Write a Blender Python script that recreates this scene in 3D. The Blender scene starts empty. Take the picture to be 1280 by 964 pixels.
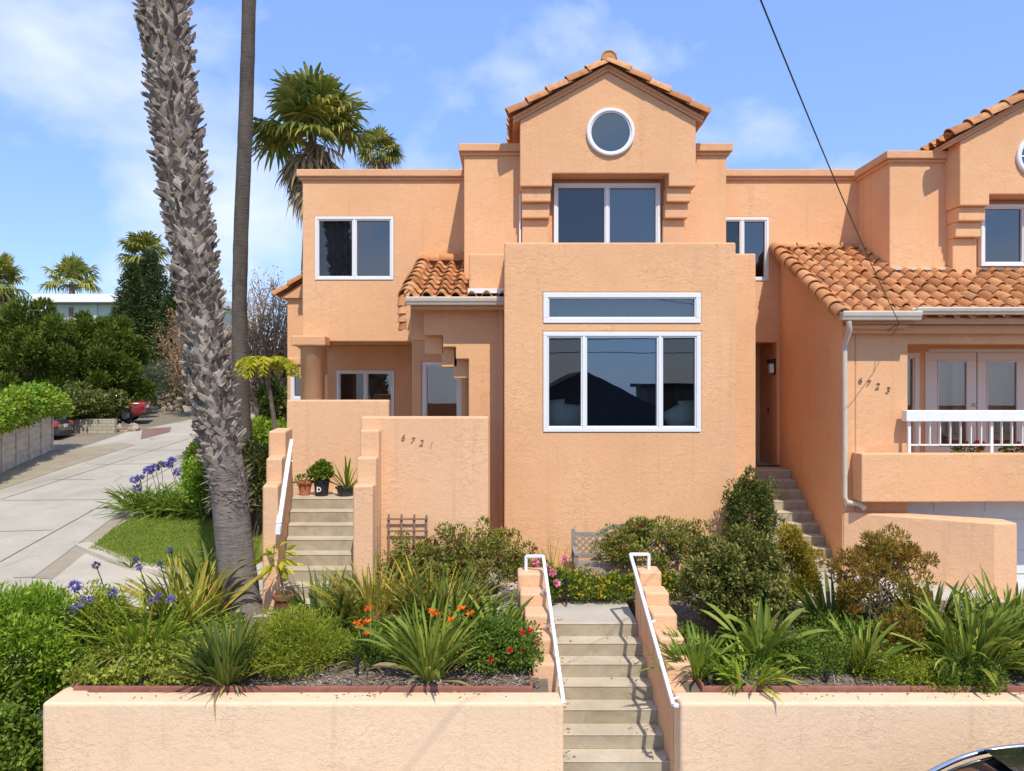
import bpy, bmesh, math, random
import numpy as np
from mathutils import Vector, Matrix
R = math.radians
K = 940.0            # focal length in photo pixels (1280 wide)
ZC = 4.85            # camera height above the street
C = bpy.context.scene.collection
rng = np.random.default_rng(7)
random.seed(7)

def X(px, d): return (px - 640.0) * d / K
def Z(py, d): return ZC + (482.0 - py) * d / K
def P(px, py, d): return np.array((X(px, d), d, Z(py, d)))

# ------------------------------------------------------------------ mesh builder
ORG = {}
class MB:
    def __init__(s):
        s.V = []; s.L = []; s.T = []; s.M = []; s.n = 0
    def add(s, verts, faces, mi=0):
        verts = np.asarray(verts, dtype=np.float64).reshape(-1, 3)
        if isinstance(faces, np.ndarray):
            s.L.append((faces + s.n).ravel()); s.T.append(np.full(len(faces), faces.shape[1])); s.M.append(np.full(len(faces), mi))
        else:
            s.L.append(np.array([i + s.n for f in faces for i in f])); s.T.append(np.array([len(f) for f in faces])); s.M.append(np.full(len(faces), mi))
        s.V.append(verts); s.n += len(verts)
    def box(s, x0, x1, y0, y1, z0, z1, mi=0):
        v = [(x, y, z) for z in (z0, z1) for y in (y0, y1) for x in (x0, x1)]
        s.add(v, np.array([(0, 2, 3, 1), (4, 5, 7, 6), (0, 1, 5, 4), (2, 6, 7, 3), (0, 4, 6, 2), (1, 3, 7, 5)]), mi)
    def prism_y(s, poly, y0, y1, mi=0):           # polygon in xz pushed along y
        n = len(poly)
        v = [(x, y0, z) for x, z in poly] + [(x, y1, z) for x, z in poly]
        f = [tuple(range(n)), tuple(range(2 * n - 1, n - 1, -1))] + [(i, i + n, (i + 1) % n + n, (i + 1) % n) for i in range(n)]
        s.add(v, f, mi)
    def prism_z(s, poly, z0, z1, mi=0):           # polygon in xy pushed along z
        n = len(poly)
        v = [(x, y, z0) for x, y in poly] + [(x, y, z1) for x, y in poly]
        f = [tuple(range(n - 1, -1, -1)), tuple(range(n, 2 * n))] + [(i, (i + 1) % n, (i + 1) % n + n, i + n) for i in range(n)]
        s.add(v, f, mi)
    def prism_x(s, poly, x0, x1, mi=0):           # polygon in yz pushed along x
        n = len(poly)
        v = [(x0, y, z) for y, z in poly] + [(x1, y, z) for y, z in poly]
        f = [tuple(range(n)), tuple(range(2 * n - 1, n - 1, -1))] + [(i, i + n, (i + 1) % n + n, (i + 1) % n) for i in range(n)]
        s.add(v, f, mi)
    def bar(s, a, b, w, h=None, mi=0, up=(0, 0, 1)):
        h = h or w
        a = np.array(a, float); b = np.array(b, float); d = b - a; d /= np.linalg.norm(d)
        u = np.cross(d, up); nu = np.linalg.norm(u)
        u = np.array((1., 0, 0)) if nu < 1e-4 else u / nu
        t = np.cross(u, d)
        v = [p + u * sx * w / 2 + t * sz * h / 2 for p in (a, b) for sx, sz in ((-1, -1), (1, -1), (1, 1), (-1, 1))]
        s.add(v, np.array([(0, 3, 2, 1), (4, 5, 6, 7), (0, 1, 5, 4), (1, 2, 6, 5), (2, 3, 7, 6), (3, 0, 4, 7)]), mi)
    def tube(s, pts, rad, sides=8, cap=True, mi=0, jitter=0):
        pts = np.asarray(pts, float); n = len(pts)
        rad = np.full(n, rad) if np.isscalar(rad) else np.asarray(rad, float)
        tg = np.gradient(pts, axis=0); tg /= np.linalg.norm(tg, axis=1)[:, None] + 1e-9
        ref = np.array((0, 1., 0)) if abs(tg[0][1]) < .9 else np.array((1., 0, 0))
        u = np.cross(tg, ref); u /= np.linalg.norm(u, axis=1)[:, None] + 1e-9
        w = np.cross(tg, u)
        a = np.linspace(0, 2 * np.pi, sides, endpoint=False)
        rr = rad[:, None] * (1 + (rng.uniform(-jitter, jitter, (n, sides)) if jitter else 0))
        v = pts[:, None, :] + rr[..., None] * (np.cos(a)[None, :, None] * u[:, None, :] + np.sin(a)[None, :, None] * w[:, None, :])
        i = np.arange(n - 1)[:, None] * sides; j = np.arange(sides)[None, :]; k = (j + 1) % sides
        f = np.stack([(i + j), (i + k), (i + sides + k), (i + sides + j)], -1).reshape(-1, 4)
        s.add(v.reshape(-1, 3), f, mi)
        if cap:
            s.add(v[0], [tuple(range(sides))], mi); s.add(v[-1], [tuple(range(sides - 1, -1, -1))], mi)
    def build(s, name, mats, parent=None, smooth=False, bevel=0, seg=2, loc=None):
        V = np.concatenate(s.V); L = np.concatenate(s.L).astype(np.int32); T = np.concatenate(s.T).astype(np.int32); M = np.concatenate(s.M).astype(np.int32)
        org = np.zeros(3)
        if parent is not None: org = np.array(ORG[parent.name])
        elif loc is not None: org = np.array(loc, float)
        V = V - org
        me = bpy.data.meshes.new(name)
        me.vertices.add(len(V)); me.vertices.foreach_set('co', V.astype(np.float32).ravel())
        me.loops.add(len(L)); me.loops.foreach_set('vertex_index', L)
        me.polygons.add(len(T))
        st = np.concatenate([[0], np.cumsum(T)[:-1]]).astype(np.int32)
        me.polygons.foreach_set('loop_start', st); me.polygons.foreach_set('loop_total', T)
        me.polygons.foreach_set('material_index', M)
        me.polygons.foreach_set('use_smooth', np.full(len(T), bool(smooth)))
        me.update(calc_edges=True)
        for m in (mats if isinstance(mats, (list, tuple)) else [mats]): me.materials.append(m)
        o = bpy.data.objects.new(name, me); C.objects.link(o)
        if parent is not None: o.parent = parent; ORG[o.name] = ORG[parent.name]
        else: o.location = org; ORG[o.name] = tuple(org)
        if bevel:
            md = o.modifiers.new('edge', 'BEVEL'); md.width = bevel; md.segments = seg; md.limit_method = 'ANGLE'; md.angle_limit = R(35)
        return o

def tag(o, label=None, cat=None, group=None, kind=None):
    if label: o['label'] = label
    if cat: o['category'] = cat
    if group: o['group'] = group
    if kind: o['kind'] = kind
    return o
def thing(name, label, cat, loc=(0, 0, 0), group=None, rotz=None):
    o = bpy.data.objects.new(name, None); C.objects.link(o); o.location = loc
    o.empty_display_size = .1
    if rotz is not None: o.rotation_euler = (0, 0, rotz); ORG[o.name] = (0, 0, 0)
    else: ORG[o.name] = tuple(loc)
    return tag(o, label, cat, group)
def struct(o): o['kind'] = 'structure'; return o

def gridwall(mb, x0, x1, z0, z1, y0, y1, holes=(), mi=0, axis='y'):
    xs = sorted({x0, x1, *[h[0] for h in holes], *[h[1] for h in holes]}); zs = sorted({z0, z1, *[h[2] for h in holes], *[h[3] for h in holes]})
    nx, nz = len(xs), len(zs)
    solid = np.zeros((nx + 1, nz + 1), bool)
    for i in range(nx - 1):
        for j in range(nz - 1):
            cx = (xs[i] + xs[i + 1]) / 2; cz = (zs[j] + zs[j + 1]) / 2
            solid[i + 1, j + 1] = not any(h[0] < cx < h[1] and h[2] < cz < h[3] for h in holes)
    v = [((x, y, z) if axis == 'y' else (y, x, z)) for y in (y0, y1) for x in xs for z in zs]
    id_ = lambda i, j, k: k * nx * nz + i * nz + j
    f = []
    for i in range(nx - 1):
        for j in range(nz - 1):
            if not solid[i + 1, j + 1]: continue
            f.append((id_(i, j, 0), id_(i + 1, j, 0), id_(i + 1, j + 1, 0), id_(i, j + 1, 0)))
            f.append((id_(i, j, 1), id_(i, j + 1, 1), id_(i + 1, j + 1, 1), id_(i + 1, j, 1)))
            if not solid[i, j + 1]: f.append((id_(i, j, 0), id_(i, j + 1, 0), id_(i, j + 1, 1), id_(i, j, 1)))
            if not solid[i + 2, j + 1]: f.append((id_(i + 1, j, 0), id_(i + 1, j, 1), id_(i + 1, j + 1, 1), id_(i + 1, j + 1, 0)))
            if not solid[i + 1, j]: f.append((id_(i, j, 0), id_(i, j, 1), id_(i + 1, j, 1), id_(i + 1, j, 0)))
            if not solid[i + 1, j + 2]: f.append((id_(i, j + 1, 0), id_(i + 1, j + 1, 0), id_(i + 1, j + 1, 1), id_(i, j + 1, 1)))
    mb.add(v, f, mi)

# ------------------------------------------------------------------ materials
class NT:
    def __init__(s, name):
        s.m = bpy.data.materials.new(name); s.m.use_nodes = True
        s.t = s.m.node_tree; s.t.nodes.clear()
    def n(s, ty, **kw):
        o = s.t.nodes.new(ty)
        for k, v in kw.items():
            if k.startswith('i_'):
                key = k[2:]; key = int(key) if key.isdigit() else key.replace('_', ' ')
                o.inputs[key].default_value = v
            else: setattr(o, k, v)
        return o
    def l(s, a, b): s.t.links.new(a, b)
    def ramp(s, fac, stops):
        r = s.n('ShaderNodeValToRGB'); e = r.color_ramp.elements
        while len(e) < len(stops): e.new(.5)
        for q, (p, c) in zip(e, stops): q.position = p; q.color = (c[0], c[1], c[2], 1)
        s.l(fac, r.inputs[0]); return r.outputs[0]
    def noise(s, scale, detail=4, rough=.55, vec=None, out=0, dist=0):
        n = s.n('ShaderNodeTexNoise', i_Scale=scale, i_Detail=detail, i_Roughness=rough, i_Distortion=dist)
        if vec is not None: s.l(vec, n.inputs['Vector'])
        return n.outputs[out]
    def coord(s, which='Object'): return s.n('ShaderNodeTexCoord').outputs[which]
    def mapping(s, vec, scale=(1, 1, 1), rot=(0, 0, 0)):
        m = s.n('ShaderNodeMapping'); m.inputs['Scale'].default_value = scale; m.inputs['Rotation'].default_value = rot
        s.l(vec, m.inputs[0]); return m.outputs[0]
    def mix(s, fac, a, b, mode='MIX'):
        m = s.n('ShaderNodeMix', data_type='RGBA', blend_type=mode)
        for sock, val in ((m.inputs[0], fac), (m.inputs[6], a), (m.inputs[7], b)):
            if hasattr(val, 'is_output'): s.l(val, sock)
            elif isinstance(val, (int, float)): sock.default_value = val
            else: sock.default_value = (*val[:3], 1)
        return m.outputs[2]
    def math(s, op, a, b=0.0, clamp=False):
        m = s.n('ShaderNodeMath', operation=op); m.use_clamp = clamp
        for sock, val in ((m.inputs[0], a), (m.inputs[1], b)):
            if hasattr(val, 'is_output'): s.l(val, sock)
            else: sock.default_value = val
        return m.outputs[0]
    def bsdf(s, color, rough=.8, bump=None, bstr=.3, bdist=.01, metal=0, spec=.5, trans=0, coat=0):
        p = s.n('ShaderNodeBsdfPrincipled')
        p.inputs['Metallic'].default_value = metal; p.inputs['Specular IOR Level'].default_value = spec
        p.inputs['Coat Weight'].default_value = coat
        if hasattr(rough, 'is_output'): s.l(rough, p.inputs['Roughness'])
        else: p.inputs['Roughness'].default_value = rough
        if hasattr(color, 'is_output'): s.l(color, p.inputs['Base Color'])
        else: p.inputs['Base Color'].default_value = (*color, 1)
        if bump is not None:
            b = s.n('ShaderNodeBump', i_Strength=bstr, i_Distance=bdist); s.l(bump, b.inputs['Height']); s.l(b.outputs[0], p.inputs['Normal'])
        out = p.outputs[0]
        if trans:
            t = s.n('ShaderNodeBsdfTranslucent')
            if hasattr(color, 'is_output'): s.l(color, t.inputs[0])
            else: t.inputs[0].default_value = (*color, 1)
            mx = s.n('ShaderNodeMixShader', i_0=trans); s.l(out, mx.inputs[1]); s.l(t.outputs[0], mx.inputs[2]); out = mx.outputs[0]
        o = s.n('ShaderNodeOutputMaterial'); s.l(out, o.inputs[0]); return s.m

def plain(name, col, rough=.6, var=.12, scale=6, bump=.0, metal=0, spec=.5, coat=0):
    t = NT(name); v = t.coord()
    n = t.noise(scale, 5, .6, v)
    c = t.ramp(n, [(.25, [x * (1 - var) for x in col]), (.75, [min(1, x * (1 + var)) for x in col])])
    return t.bsdf(c, rough, n if bump else None, bump, .01, metal, spec, coat=coat)

def stucco(name, col, blotch=.15, grime=.55):
    t = NT(name); v = t.coord()
    big = t.noise(.55, 5, .6, v); mid = t.noise(3.2, 5, .65, v, dist=.6)
    c = t.ramp(big, [(.28, [x * (1 - blotch) for x in col]), (.55, col), (.8, [min(1, col[0] * 1.05), min(1, col[1] * 1.12), min(1, col[2] * 1.18)])])
    c = t.mix(t.math('MULTIPLY', t.ramp(mid, [(.5, (0, 0, 0)), (.8, (1, 1, 1))]), .35), c, [col[0] * .86, col[1] * .8, col[2] * .74])
    pat = t.noise(1.7, 3, .5, v, dist=1.5); c = t.mix(t.math('MULTIPLY', t.ramp(pat, [(.55, (0, 0, 0)), (.66, (1, 1, 1))]), .22), c, [min(1, col[0] * 1.04), col[1] * .9, col[2] * .78])
    # vertical water streaks
    st = t.noise(1.0, 5, .7, t.mapping(v, (5.0, 5.0, .22)))
    c = t.mix(t.math('MULTIPLY', t.ramp(st, [(.56, (0, 0, 0)), (.8, (1, 1, 1))]), grime), c, [col[0] * .72, col[1] * .66, col[2] * .6])
    # skip trowel relief: thin broken ridges in drifts, smooth between
    r1 = t.noise(5.2, 6, .62, t.mapping(v, (1, 1, 1.9)), dist=.7)
    rid = t.ramp(r1, [(.44, (0, 0, 0)), (.487, (.2, .2, .2)), (.5, (1, 1, 1)), (.513, (.45, .45, .45)), (.60, (.3, .3, .3))])
    drift = t.ramp(t.noise(1.1, 3, .5, v), [(.40, (.1, .1, .1)), (.62, (1.1, 1.1, 1.1))])
    fine = t.noise(70, 3, .6, v)
    mid2 = t.noise(16, 5, .65, v, dist=.8)
    h = t.math('ADD', t.math('MULTIPLY', t.math('MULTIPLY', rid, drift), .42), t.math('ADD', t.math('MULTIPLY', fine, .30), t.math('MULTIPLY', mid2, .95)))
    # colour follows the trowel ridges a touch (darker in the hollows)
    c = t.mix(t.math('MULTIPLY', t.ramp(mid2, [(.3, (1, 1, 1)), (.48, (0, 0, 0))]), .16), c, [col[0] * .75, col[1] * .68, col[2] * .6])
    return t.bsdf(c, .92, h, .62, .014, spec=.15)

def island(name, cols, rough=.55, trans=.3, nscale=1.2, spec=.35, bump=0):
    """colour differs from leaf to leaf (or tile to tile) and in loose drifts through the plant"""
    if trans and ('leaf' in name or 'frond' in name or 'tuft' in name or 'needles' in name) and 'dead' not in name and 'dry' not in name:
        cols = [(min(1, c[0] * 1.85), min(1, c[1] * 1.58), c[2] * .95) for c in cols]; spec = min(spec, .28); trans = trans + .06; rough = max(rough, .5)
    t = NT(name)
    g = t.n('ShaderNodeNewGeometry').outputs['Random Per Island']
    n = t.noise(nscale, 3, .5, t.coord())
    f = t.math('ADD', t.math('MULTIPLY', g, .6), t.math('MULTIPLY', n, .55)); f = t.math('SUBTRACT', f, .08, True)
    k = len(cols)
    c = t.ramp(f, [(.12 + .76 * i / max(1, k - 1), cc) for i, cc in enumerate(cols)])
    return t.bsdf(c, rough, t.noise(40, 3, .6, t.coord()) if bump else None, bump, .01, spec=spec, trans=trans)

M = {}
HOUSE = (.77, .437, .232)
M['stucco'] = stucco('peach_stucco', HOUSE)
M['garden_stucco'] = stucco('faded_peach_stucco', (.78, .475, .275), .11, .5)
M['front_stucco'] = stucco('pale_peach_stucco', (.83, .595, .39), .09, .5)
M['trim'] = stucco('peach_trim', (.72, .395, .212), .1, .45)
M['white'] = plain('white_vinyl', (.76, .755, .745), .35, .03, 3)
M['white_rail'] = plain('white_rail_paint', (.80, .79, .77), .4, .05, 9)
M['gutter'] = plain('cream_gutter_paint', (.60, .52, .42), .45, .1, 3)
M['door_white'] = plain('warm_white_door', (.72, .66, .58), .5, .04, 3)
M['garage'] = plain('white_garage_door', (.80, .80, .79), .5, .03, 2)
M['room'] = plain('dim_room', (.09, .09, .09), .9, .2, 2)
M['curtain'] = plain('dark_curtain', (.20, .21, .22), .9, .2, 5)
M['blind'] = plain('grey_green_blind', (.30, .38, .35), .9, .1, 3)
M['cushion'] = plain('pale_green_cushion', (.66, .76, .70), .9, .08, 9)
M['dark_metal'] = plain('dark_metal', (.03, .03, .035), .4, .2, 6)
M['black'] = plain('black_plastic', (.015, .015, .017), .5, .2, 5)
M['steel'] = plain('satin_steel', (.6, .6, .6), .35, .1, 6, metal=1)
M['bronze_digit'] = plain('weathered_bronze', (.20, .13, .08), .5, .2, 20)

def glass(name, refl=.14, tint=(.60, .64, .65), gcol=(.80, .82, .82)):
    t = NT(name)
    tr = t.n('ShaderNodeBsdfTransparent'); tr.inputs[0].default_value = (*tint, 1)
    gl = t.n('ShaderNodeBsdfGlossy'); gl.inputs['Roughness'].default_value = .005; gl.inputs[0].default_value = (*gcol, 1)
    fr = t.n('ShaderNodeFresnel', i_IOR=1.5)
    wob = t.noise(1.1, 2, .5, t.coord())
    b = t.n('ShaderNodeBump', i_Strength=.05, i_Distance=.02); t.l(wob, b.inputs['Height']); t.l(b.outputs[0], gl.inputs['Normal'])
    f = t.math('ADD', fr.outputs[0], refl, True)
    mx = t.n('ShaderNodeMixShader'); t.l(f, mx.inputs[0]); t.l(tr.outputs[0], mx.inputs[1]); t.l(gl.outputs[0], mx.inputs[2])
    o = t.n('ShaderNodeOutputMaterial'); t.l(mx.outputs[0], o.inputs[0]); return t.m
M['glass'] = glass('window_glass')
M['picture_glass'] = glass('picture_window_glass', .17, (.5, .56, .6), (.55, .75, 1.0))
M['screen'] = glass('screened_glass', .06, (.62, .64, .66))

def tiles_mat():
    t = NT('clay_roof_tile')
    g = t.n('ShaderNodeNewGeometry').outputs['Random Per Island']
    c = t.ramp(g, [(.05, (.40, .165, .065)), (.3, (.52, .225, .088)), (.55, (.60, .27, .11)), (.8, (.64, .33, .15)), (.97, (.45, .21, .095))])
    v = t.coord()
    lich = t.ramp(t.noise(9, 6, .7, v), [(.5, (0, 0, 0)), (.68, (1, 1, 1))])
    c = t.mix(t.math('MULTIPLY', lich, .6), c, (.17, .12, .07))
    lt = t.ramp(t.noise(5, 5, .7, v, dist=.5), [(.55, (0, 0, 0)), (.75, (1, 1, 1))])
    c = t.mix(t.math('MULTIPLY', lt, .25), c, (.70, .46, .27))
    return t.bsdf(c, .85, t.noise(60, 4, .7, v), .35, .006, spec=.2)
M['tile'] = tiles_mat()
M['roof_base'] = plain('dark_underlay', (.06, .045, .035), .9, .2, 3)

def concrete(name, col, scale=1.5, stain=(.25, .22, .16), samt=.5, bump=.25, crack=0):
    t = NT(name); v = t.coord()
    a = t.noise(scale, 6, .65, v); b = t.noise(scale * 14, 5, .7, v); s_ = t.noise(scale * .7, 6, .7, v, dist=.8)
    c = t.ramp(a, [(.25, [x * .82 for x in col]), (.7, [min(1, x * 1.1) for x in col])])
    c = t.mix(t.math('MULTIPLY', t.ramp(s_, [(.48, (0, 0, 0)), (.72, (1, 1, 1))]), samt), c, stain)
    c = t.mix(t.math('MULTIPLY', t.ramp(b, [(.5, (0, 0, 0)), (.7, (1, 1, 1))]), .25), c, [x * .6 for x in col])
    if crack:
        vo = t.n('ShaderNodeTexVoronoi', feature='DISTANCE_TO_EDGE', i_Scale=crack); wv = t.mix(.12, v, t.n('ShaderNodeTexNoise', i_Scale=2.0).outputs[1]); t.l(wv, vo.inputs['Vector'])
        ck = t.math('MULTIPLY', t.ramp(vo.outputs[0], [(.0, (1, 1, 1)), (.012, (0, 0, 0))]), t.ramp(t.noise(.35, 3, .5, v), [(.5, (0, 0, 0)), (.6, (1, 1, 1))]))
        c = t.mix(t.math('MULTIPLY', ck, .6), c, [x * .4 for x in col])
        tr = t.noise(1, 4, .6, t.mapping(v, (.9, .07, 1), (0, 0, R(-8)))); c = t.mix(t.math('MULTIPLY', t.ramp(tr, [(.5, (0, 0, 0)), (.72, (1, 1, 1))]), .4), c, [x * .68 for x in col])
    return t.bsdf(c, .9, b, bump, .01, spec=.2)
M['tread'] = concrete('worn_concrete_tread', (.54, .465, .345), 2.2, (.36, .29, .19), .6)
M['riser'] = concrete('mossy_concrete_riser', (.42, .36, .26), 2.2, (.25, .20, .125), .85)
M['path'] = concrete('path_concrete', (.52, .47, .40), 1.2, (.38, .33, .26), .4)
M['alley'] = concrete('alley_concrete', (.47, .415, .325), .55, (.36, .31, .235), .6, .25, .33)
M['apron'] = concrete('apron_concrete', (.52, .455, .355), .8, (.40, .34, .26), .4)
M['gutter_strip'] = concrete('sandy_gutter', (.36, .30, .21), 1.4, (.25, .20, .13), .5)
M['joint'] = plain('dark_joint', (.14, .12, .10), .9, .3, 8)
M['asphalt'] = plain('asphalt', (.055, .055, .057), .9, .2, 30, .3)
M['dirt'] = concrete('dry_dirt', (.26, .21, .15), .7, (.14, .13, .08), .6)
M['soil'] = concrete('dark_soil', (.20, .15, .11), 5, (.10, .075, .055), .5, .8)
M['brick_drive'] = concrete('red_brick_drive', (.25, .145, .11), 2, (.22, .15, .11), .6)
M['edging'] = plain('red_brown_edging_board', (.27, .105, .07), .75, .25, 9, .2)
M['lawn'] = None
# ------------------------------------------------------------------ camera, sky, sun
sc = bpy.context.scene
cam = bpy.data.cameras.new('camera'); camo = bpy.data.objects.new('camera', cam); C.objects.link(camo)
cam.sensor_width = 36; cam.lens = 36 * K / 1280; cam.clip_end = 3000; cam.clip_start = .1
camo.location = (0, 0, ZC); camo.rotation_euler = (R(90), 0, 0); sc.camera = camo
EL, AZ = 54, 15                                   # sun height, and how far right of straight behind the camera
sun = bpy.data.lights.new('sun', 'SUN'); sun.energy = 2.75; sun.angle = R(.55); sun.color = (1, .935, .82)
suno = bpy.data.objects.new('sun', sun); C.objects.link(suno)
sd = Vector((math.sin(R(AZ)) * math.cos(R(EL)), -math.cos(R(AZ)) * math.cos(R(EL)), math.sin(R(EL))))
suno.rotation_euler = sd.to_track_quat('Z', 'Y').to_euler(); suno.location = (0, 0, 30)
w = bpy.data.worlds.new('World'); sc.world = w; w.use_nodes = True
nt = w.node_tree; nt.nodes.clear()
sky = nt.nodes.new('ShaderNodeTexSky'); sky.sky_type = 'NISHITA'; sky.sun_disc = False
sky.sun_elevation = R(EL); sky.sun_rotation = R(180 - AZ); sky.altitude = 50; sky.air_density = 1.0; sky.dust_density = .25; sky.ozone_density = 2.6
tc = nt.nodes.new('ShaderNodeTexCoord')
mp = nt.nodes.new('ShaderNodeMapping'); mp.inputs['Scale'].default_value = (1.0, 1.0, 1.5); mp.inputs['Location'].default_value = (.35, .2, .1)
nt.links.new(tc.outputs['Generated'], mp.inputs[0])
cn = nt.nodes.new('ShaderNodeTexNoise'); cn.inputs['Scale'].default_value = 3.2; cn.inputs['Detail'].default_value = 6; cn.inputs['Roughness'].default_value = .52; cn.inputs['Distortion'].default_value = .1
nt.links.new(mp.outputs[0], cn.inputs['Vector'])
cr = nt.nodes.new('ShaderNodeValToRGB'); cr.color_ramp.elements[0].position = .495; cr.color_ramp.elements[1].position = .68
cr.color_ramp.elements[0].color = (0, 0, 0, 1); cr.color_ramp.elements[1].color = (.8, .8, .8, 1)
nt.links.new(cn.outputs[0], cr.inputs[0])
mxw = nt.nodes.new('ShaderNodeMix'); mxw.data_type = 'RGBA'
hs = nt.nodes.new('ShaderNodeHueSaturation'); hs.inputs['Saturation'].default_value = 1.0
ev = nt.nodes.new('ShaderNodeMix'); ev.data_type = 'RGBA'; ev.inputs[0].default_value = .62; ev.inputs[7].default_value = (1.18, 2.08, 4.7, 1)   # thin even summer haze over the sky
nt.links.new(sky.outputs[0], ev.inputs[6]); nt.links.new(ev.outputs[2], hs.inputs['Color'])
nt.links.new(cr.outputs[0], mxw.inputs[0]); nt.links.new(hs.outputs[0], mxw.inputs[6]); mxw.inputs[7].default_value = (4.1, 4.4, 5.1, 1)
bg = nt.nodes.new('ShaderNodeBackground'); bg.inputs[1].default_value = .15
nt.links.new(mxw.outputs[2], bg.inputs[0])
wo = nt.nodes.new('ShaderNodeOutputWorld'); nt.links.new(bg.outputs[0], wo.inputs[0])
sc.view_settings.view_transform = 'Standard'; sc.view_settings.look = 'None'; sc.view_settings.exposure = .68; sc.view_settings.gamma = 1
sc.cycles.max_bounces = 8; sc.cycles.transparent_max_bounces = 16

# ------------------------------------------------------------------ roof tiles
def tile_roof(mb, o, u, v, n, nu, nv, w=.27, c=.34, keep=None, drop=.055, mi=0):
    o = np.array(o, float); u = np.array(u, float); v = np.array(v, float); n = np.array(n, float)
    s = np.array([0, .08, .18, .31, .44, .54, .62, .72, .81, .9, 1.0])
    h = np.where(s < .62, .085 * np.sin(np.pi * np.clip(s / .62, 0, 1)) ** .8, -.03 * np.sin(np.pi * np.clip((s - .62) / .38, 0, 1)))
    ns = len(s)
    for j in range(nv):
        for i in range(nu):
            if keep and not keep((i + .5) * w, (j + .5) * c): continue
            jx, jv, jh = rng.uniform(-.008, .008), rng.uniform(-.014, .014), rng.uniform(-.004, .008)
            tw = rng.uniform(-.02, .02)
            uu = (i + s) * w + jx
            def row(vv, dh, sl): return o + np.outer(uu + sl, u) + v * vv + np.outer(h + dh + jh, n)
            a = row(j * c - .04 + jv, drop, tw); a2 = row(j * c - .04 + jv, drop - .02, tw); b = row((j + 1) * c + .03, .004, 0)
            V = np.concatenate([a, b, a2])
            k = np.arange(ns - 1)
            F = np.concatenate([np.stack([k, k + 1, k + 1 + ns, k + ns], 1), np.stack([k + 2 * ns, k + 2 * ns + 1, k + 1, k], 1)])
            mb.add(V, F, mi)

def barrel_row(mb, p0, p1, n, r=.11, c=.36, mi=0, arc=np.pi):
    p0 = np.array(p0, float); p1 = np.array(p1, float); n = np.array(n, float)
    d = p1 - p0; L = np.linalg.norm(d); d /= L; side = np.cross(d, n); side /= np.linalg.norm(side); n = np.cross(side, d)
    k = max(1, round(L / c)); c = L / k; a = np.linspace((np.pi - arc) / 2, (np.pi + arc) / 2, 11)
    ring = np.outer(np.cos(a), side) + np.outer(np.sin(a), n); ns = len(a); q = np.arange(ns - 1)
    for i in range(k):
        rr = r * rng.uniform(.96, 1.04); of = side * rng.uniform(-.008, .008)
        A = p0 + d * (i * c - .03) + ring * rr * 1.08 + n * .03 + of
        A2 = p0 + d * (i * c - .03) + ring * (rr * 1.08 - .02) + n * .03 + of
        B = p0 + d * ((i + 1) * c + .02) + ring * rr * .88 + of
        B2 = p0 + d * ((i + 1) * c + .02) + ring * (rr * .88 - .02) + of
        V = np.concatenate([A, B, A2, B2])
        F = np.concatenate([np.stack([q, q + 1, q + 1 + ns, q + ns], 1), np.stack([q + 2 * ns, q + 2 * ns + 1, q + 1, q], 1), np.stack([q + 2 * ns, q + 3 * ns, q + 3 * ns + 1, q + 2 * ns + 1], 1)])
        mb.add(V, F, mi)
        mb.add(np.stack([A[0], B[0], B2[0], A2[0]]), np.array([(0, 1, 2, 3)]), mi); mb.add(np.stack([A[-1], B[-1], B2[-1], A2[-1]]), np.array([(3, 2, 1, 0)]), mi)

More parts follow.
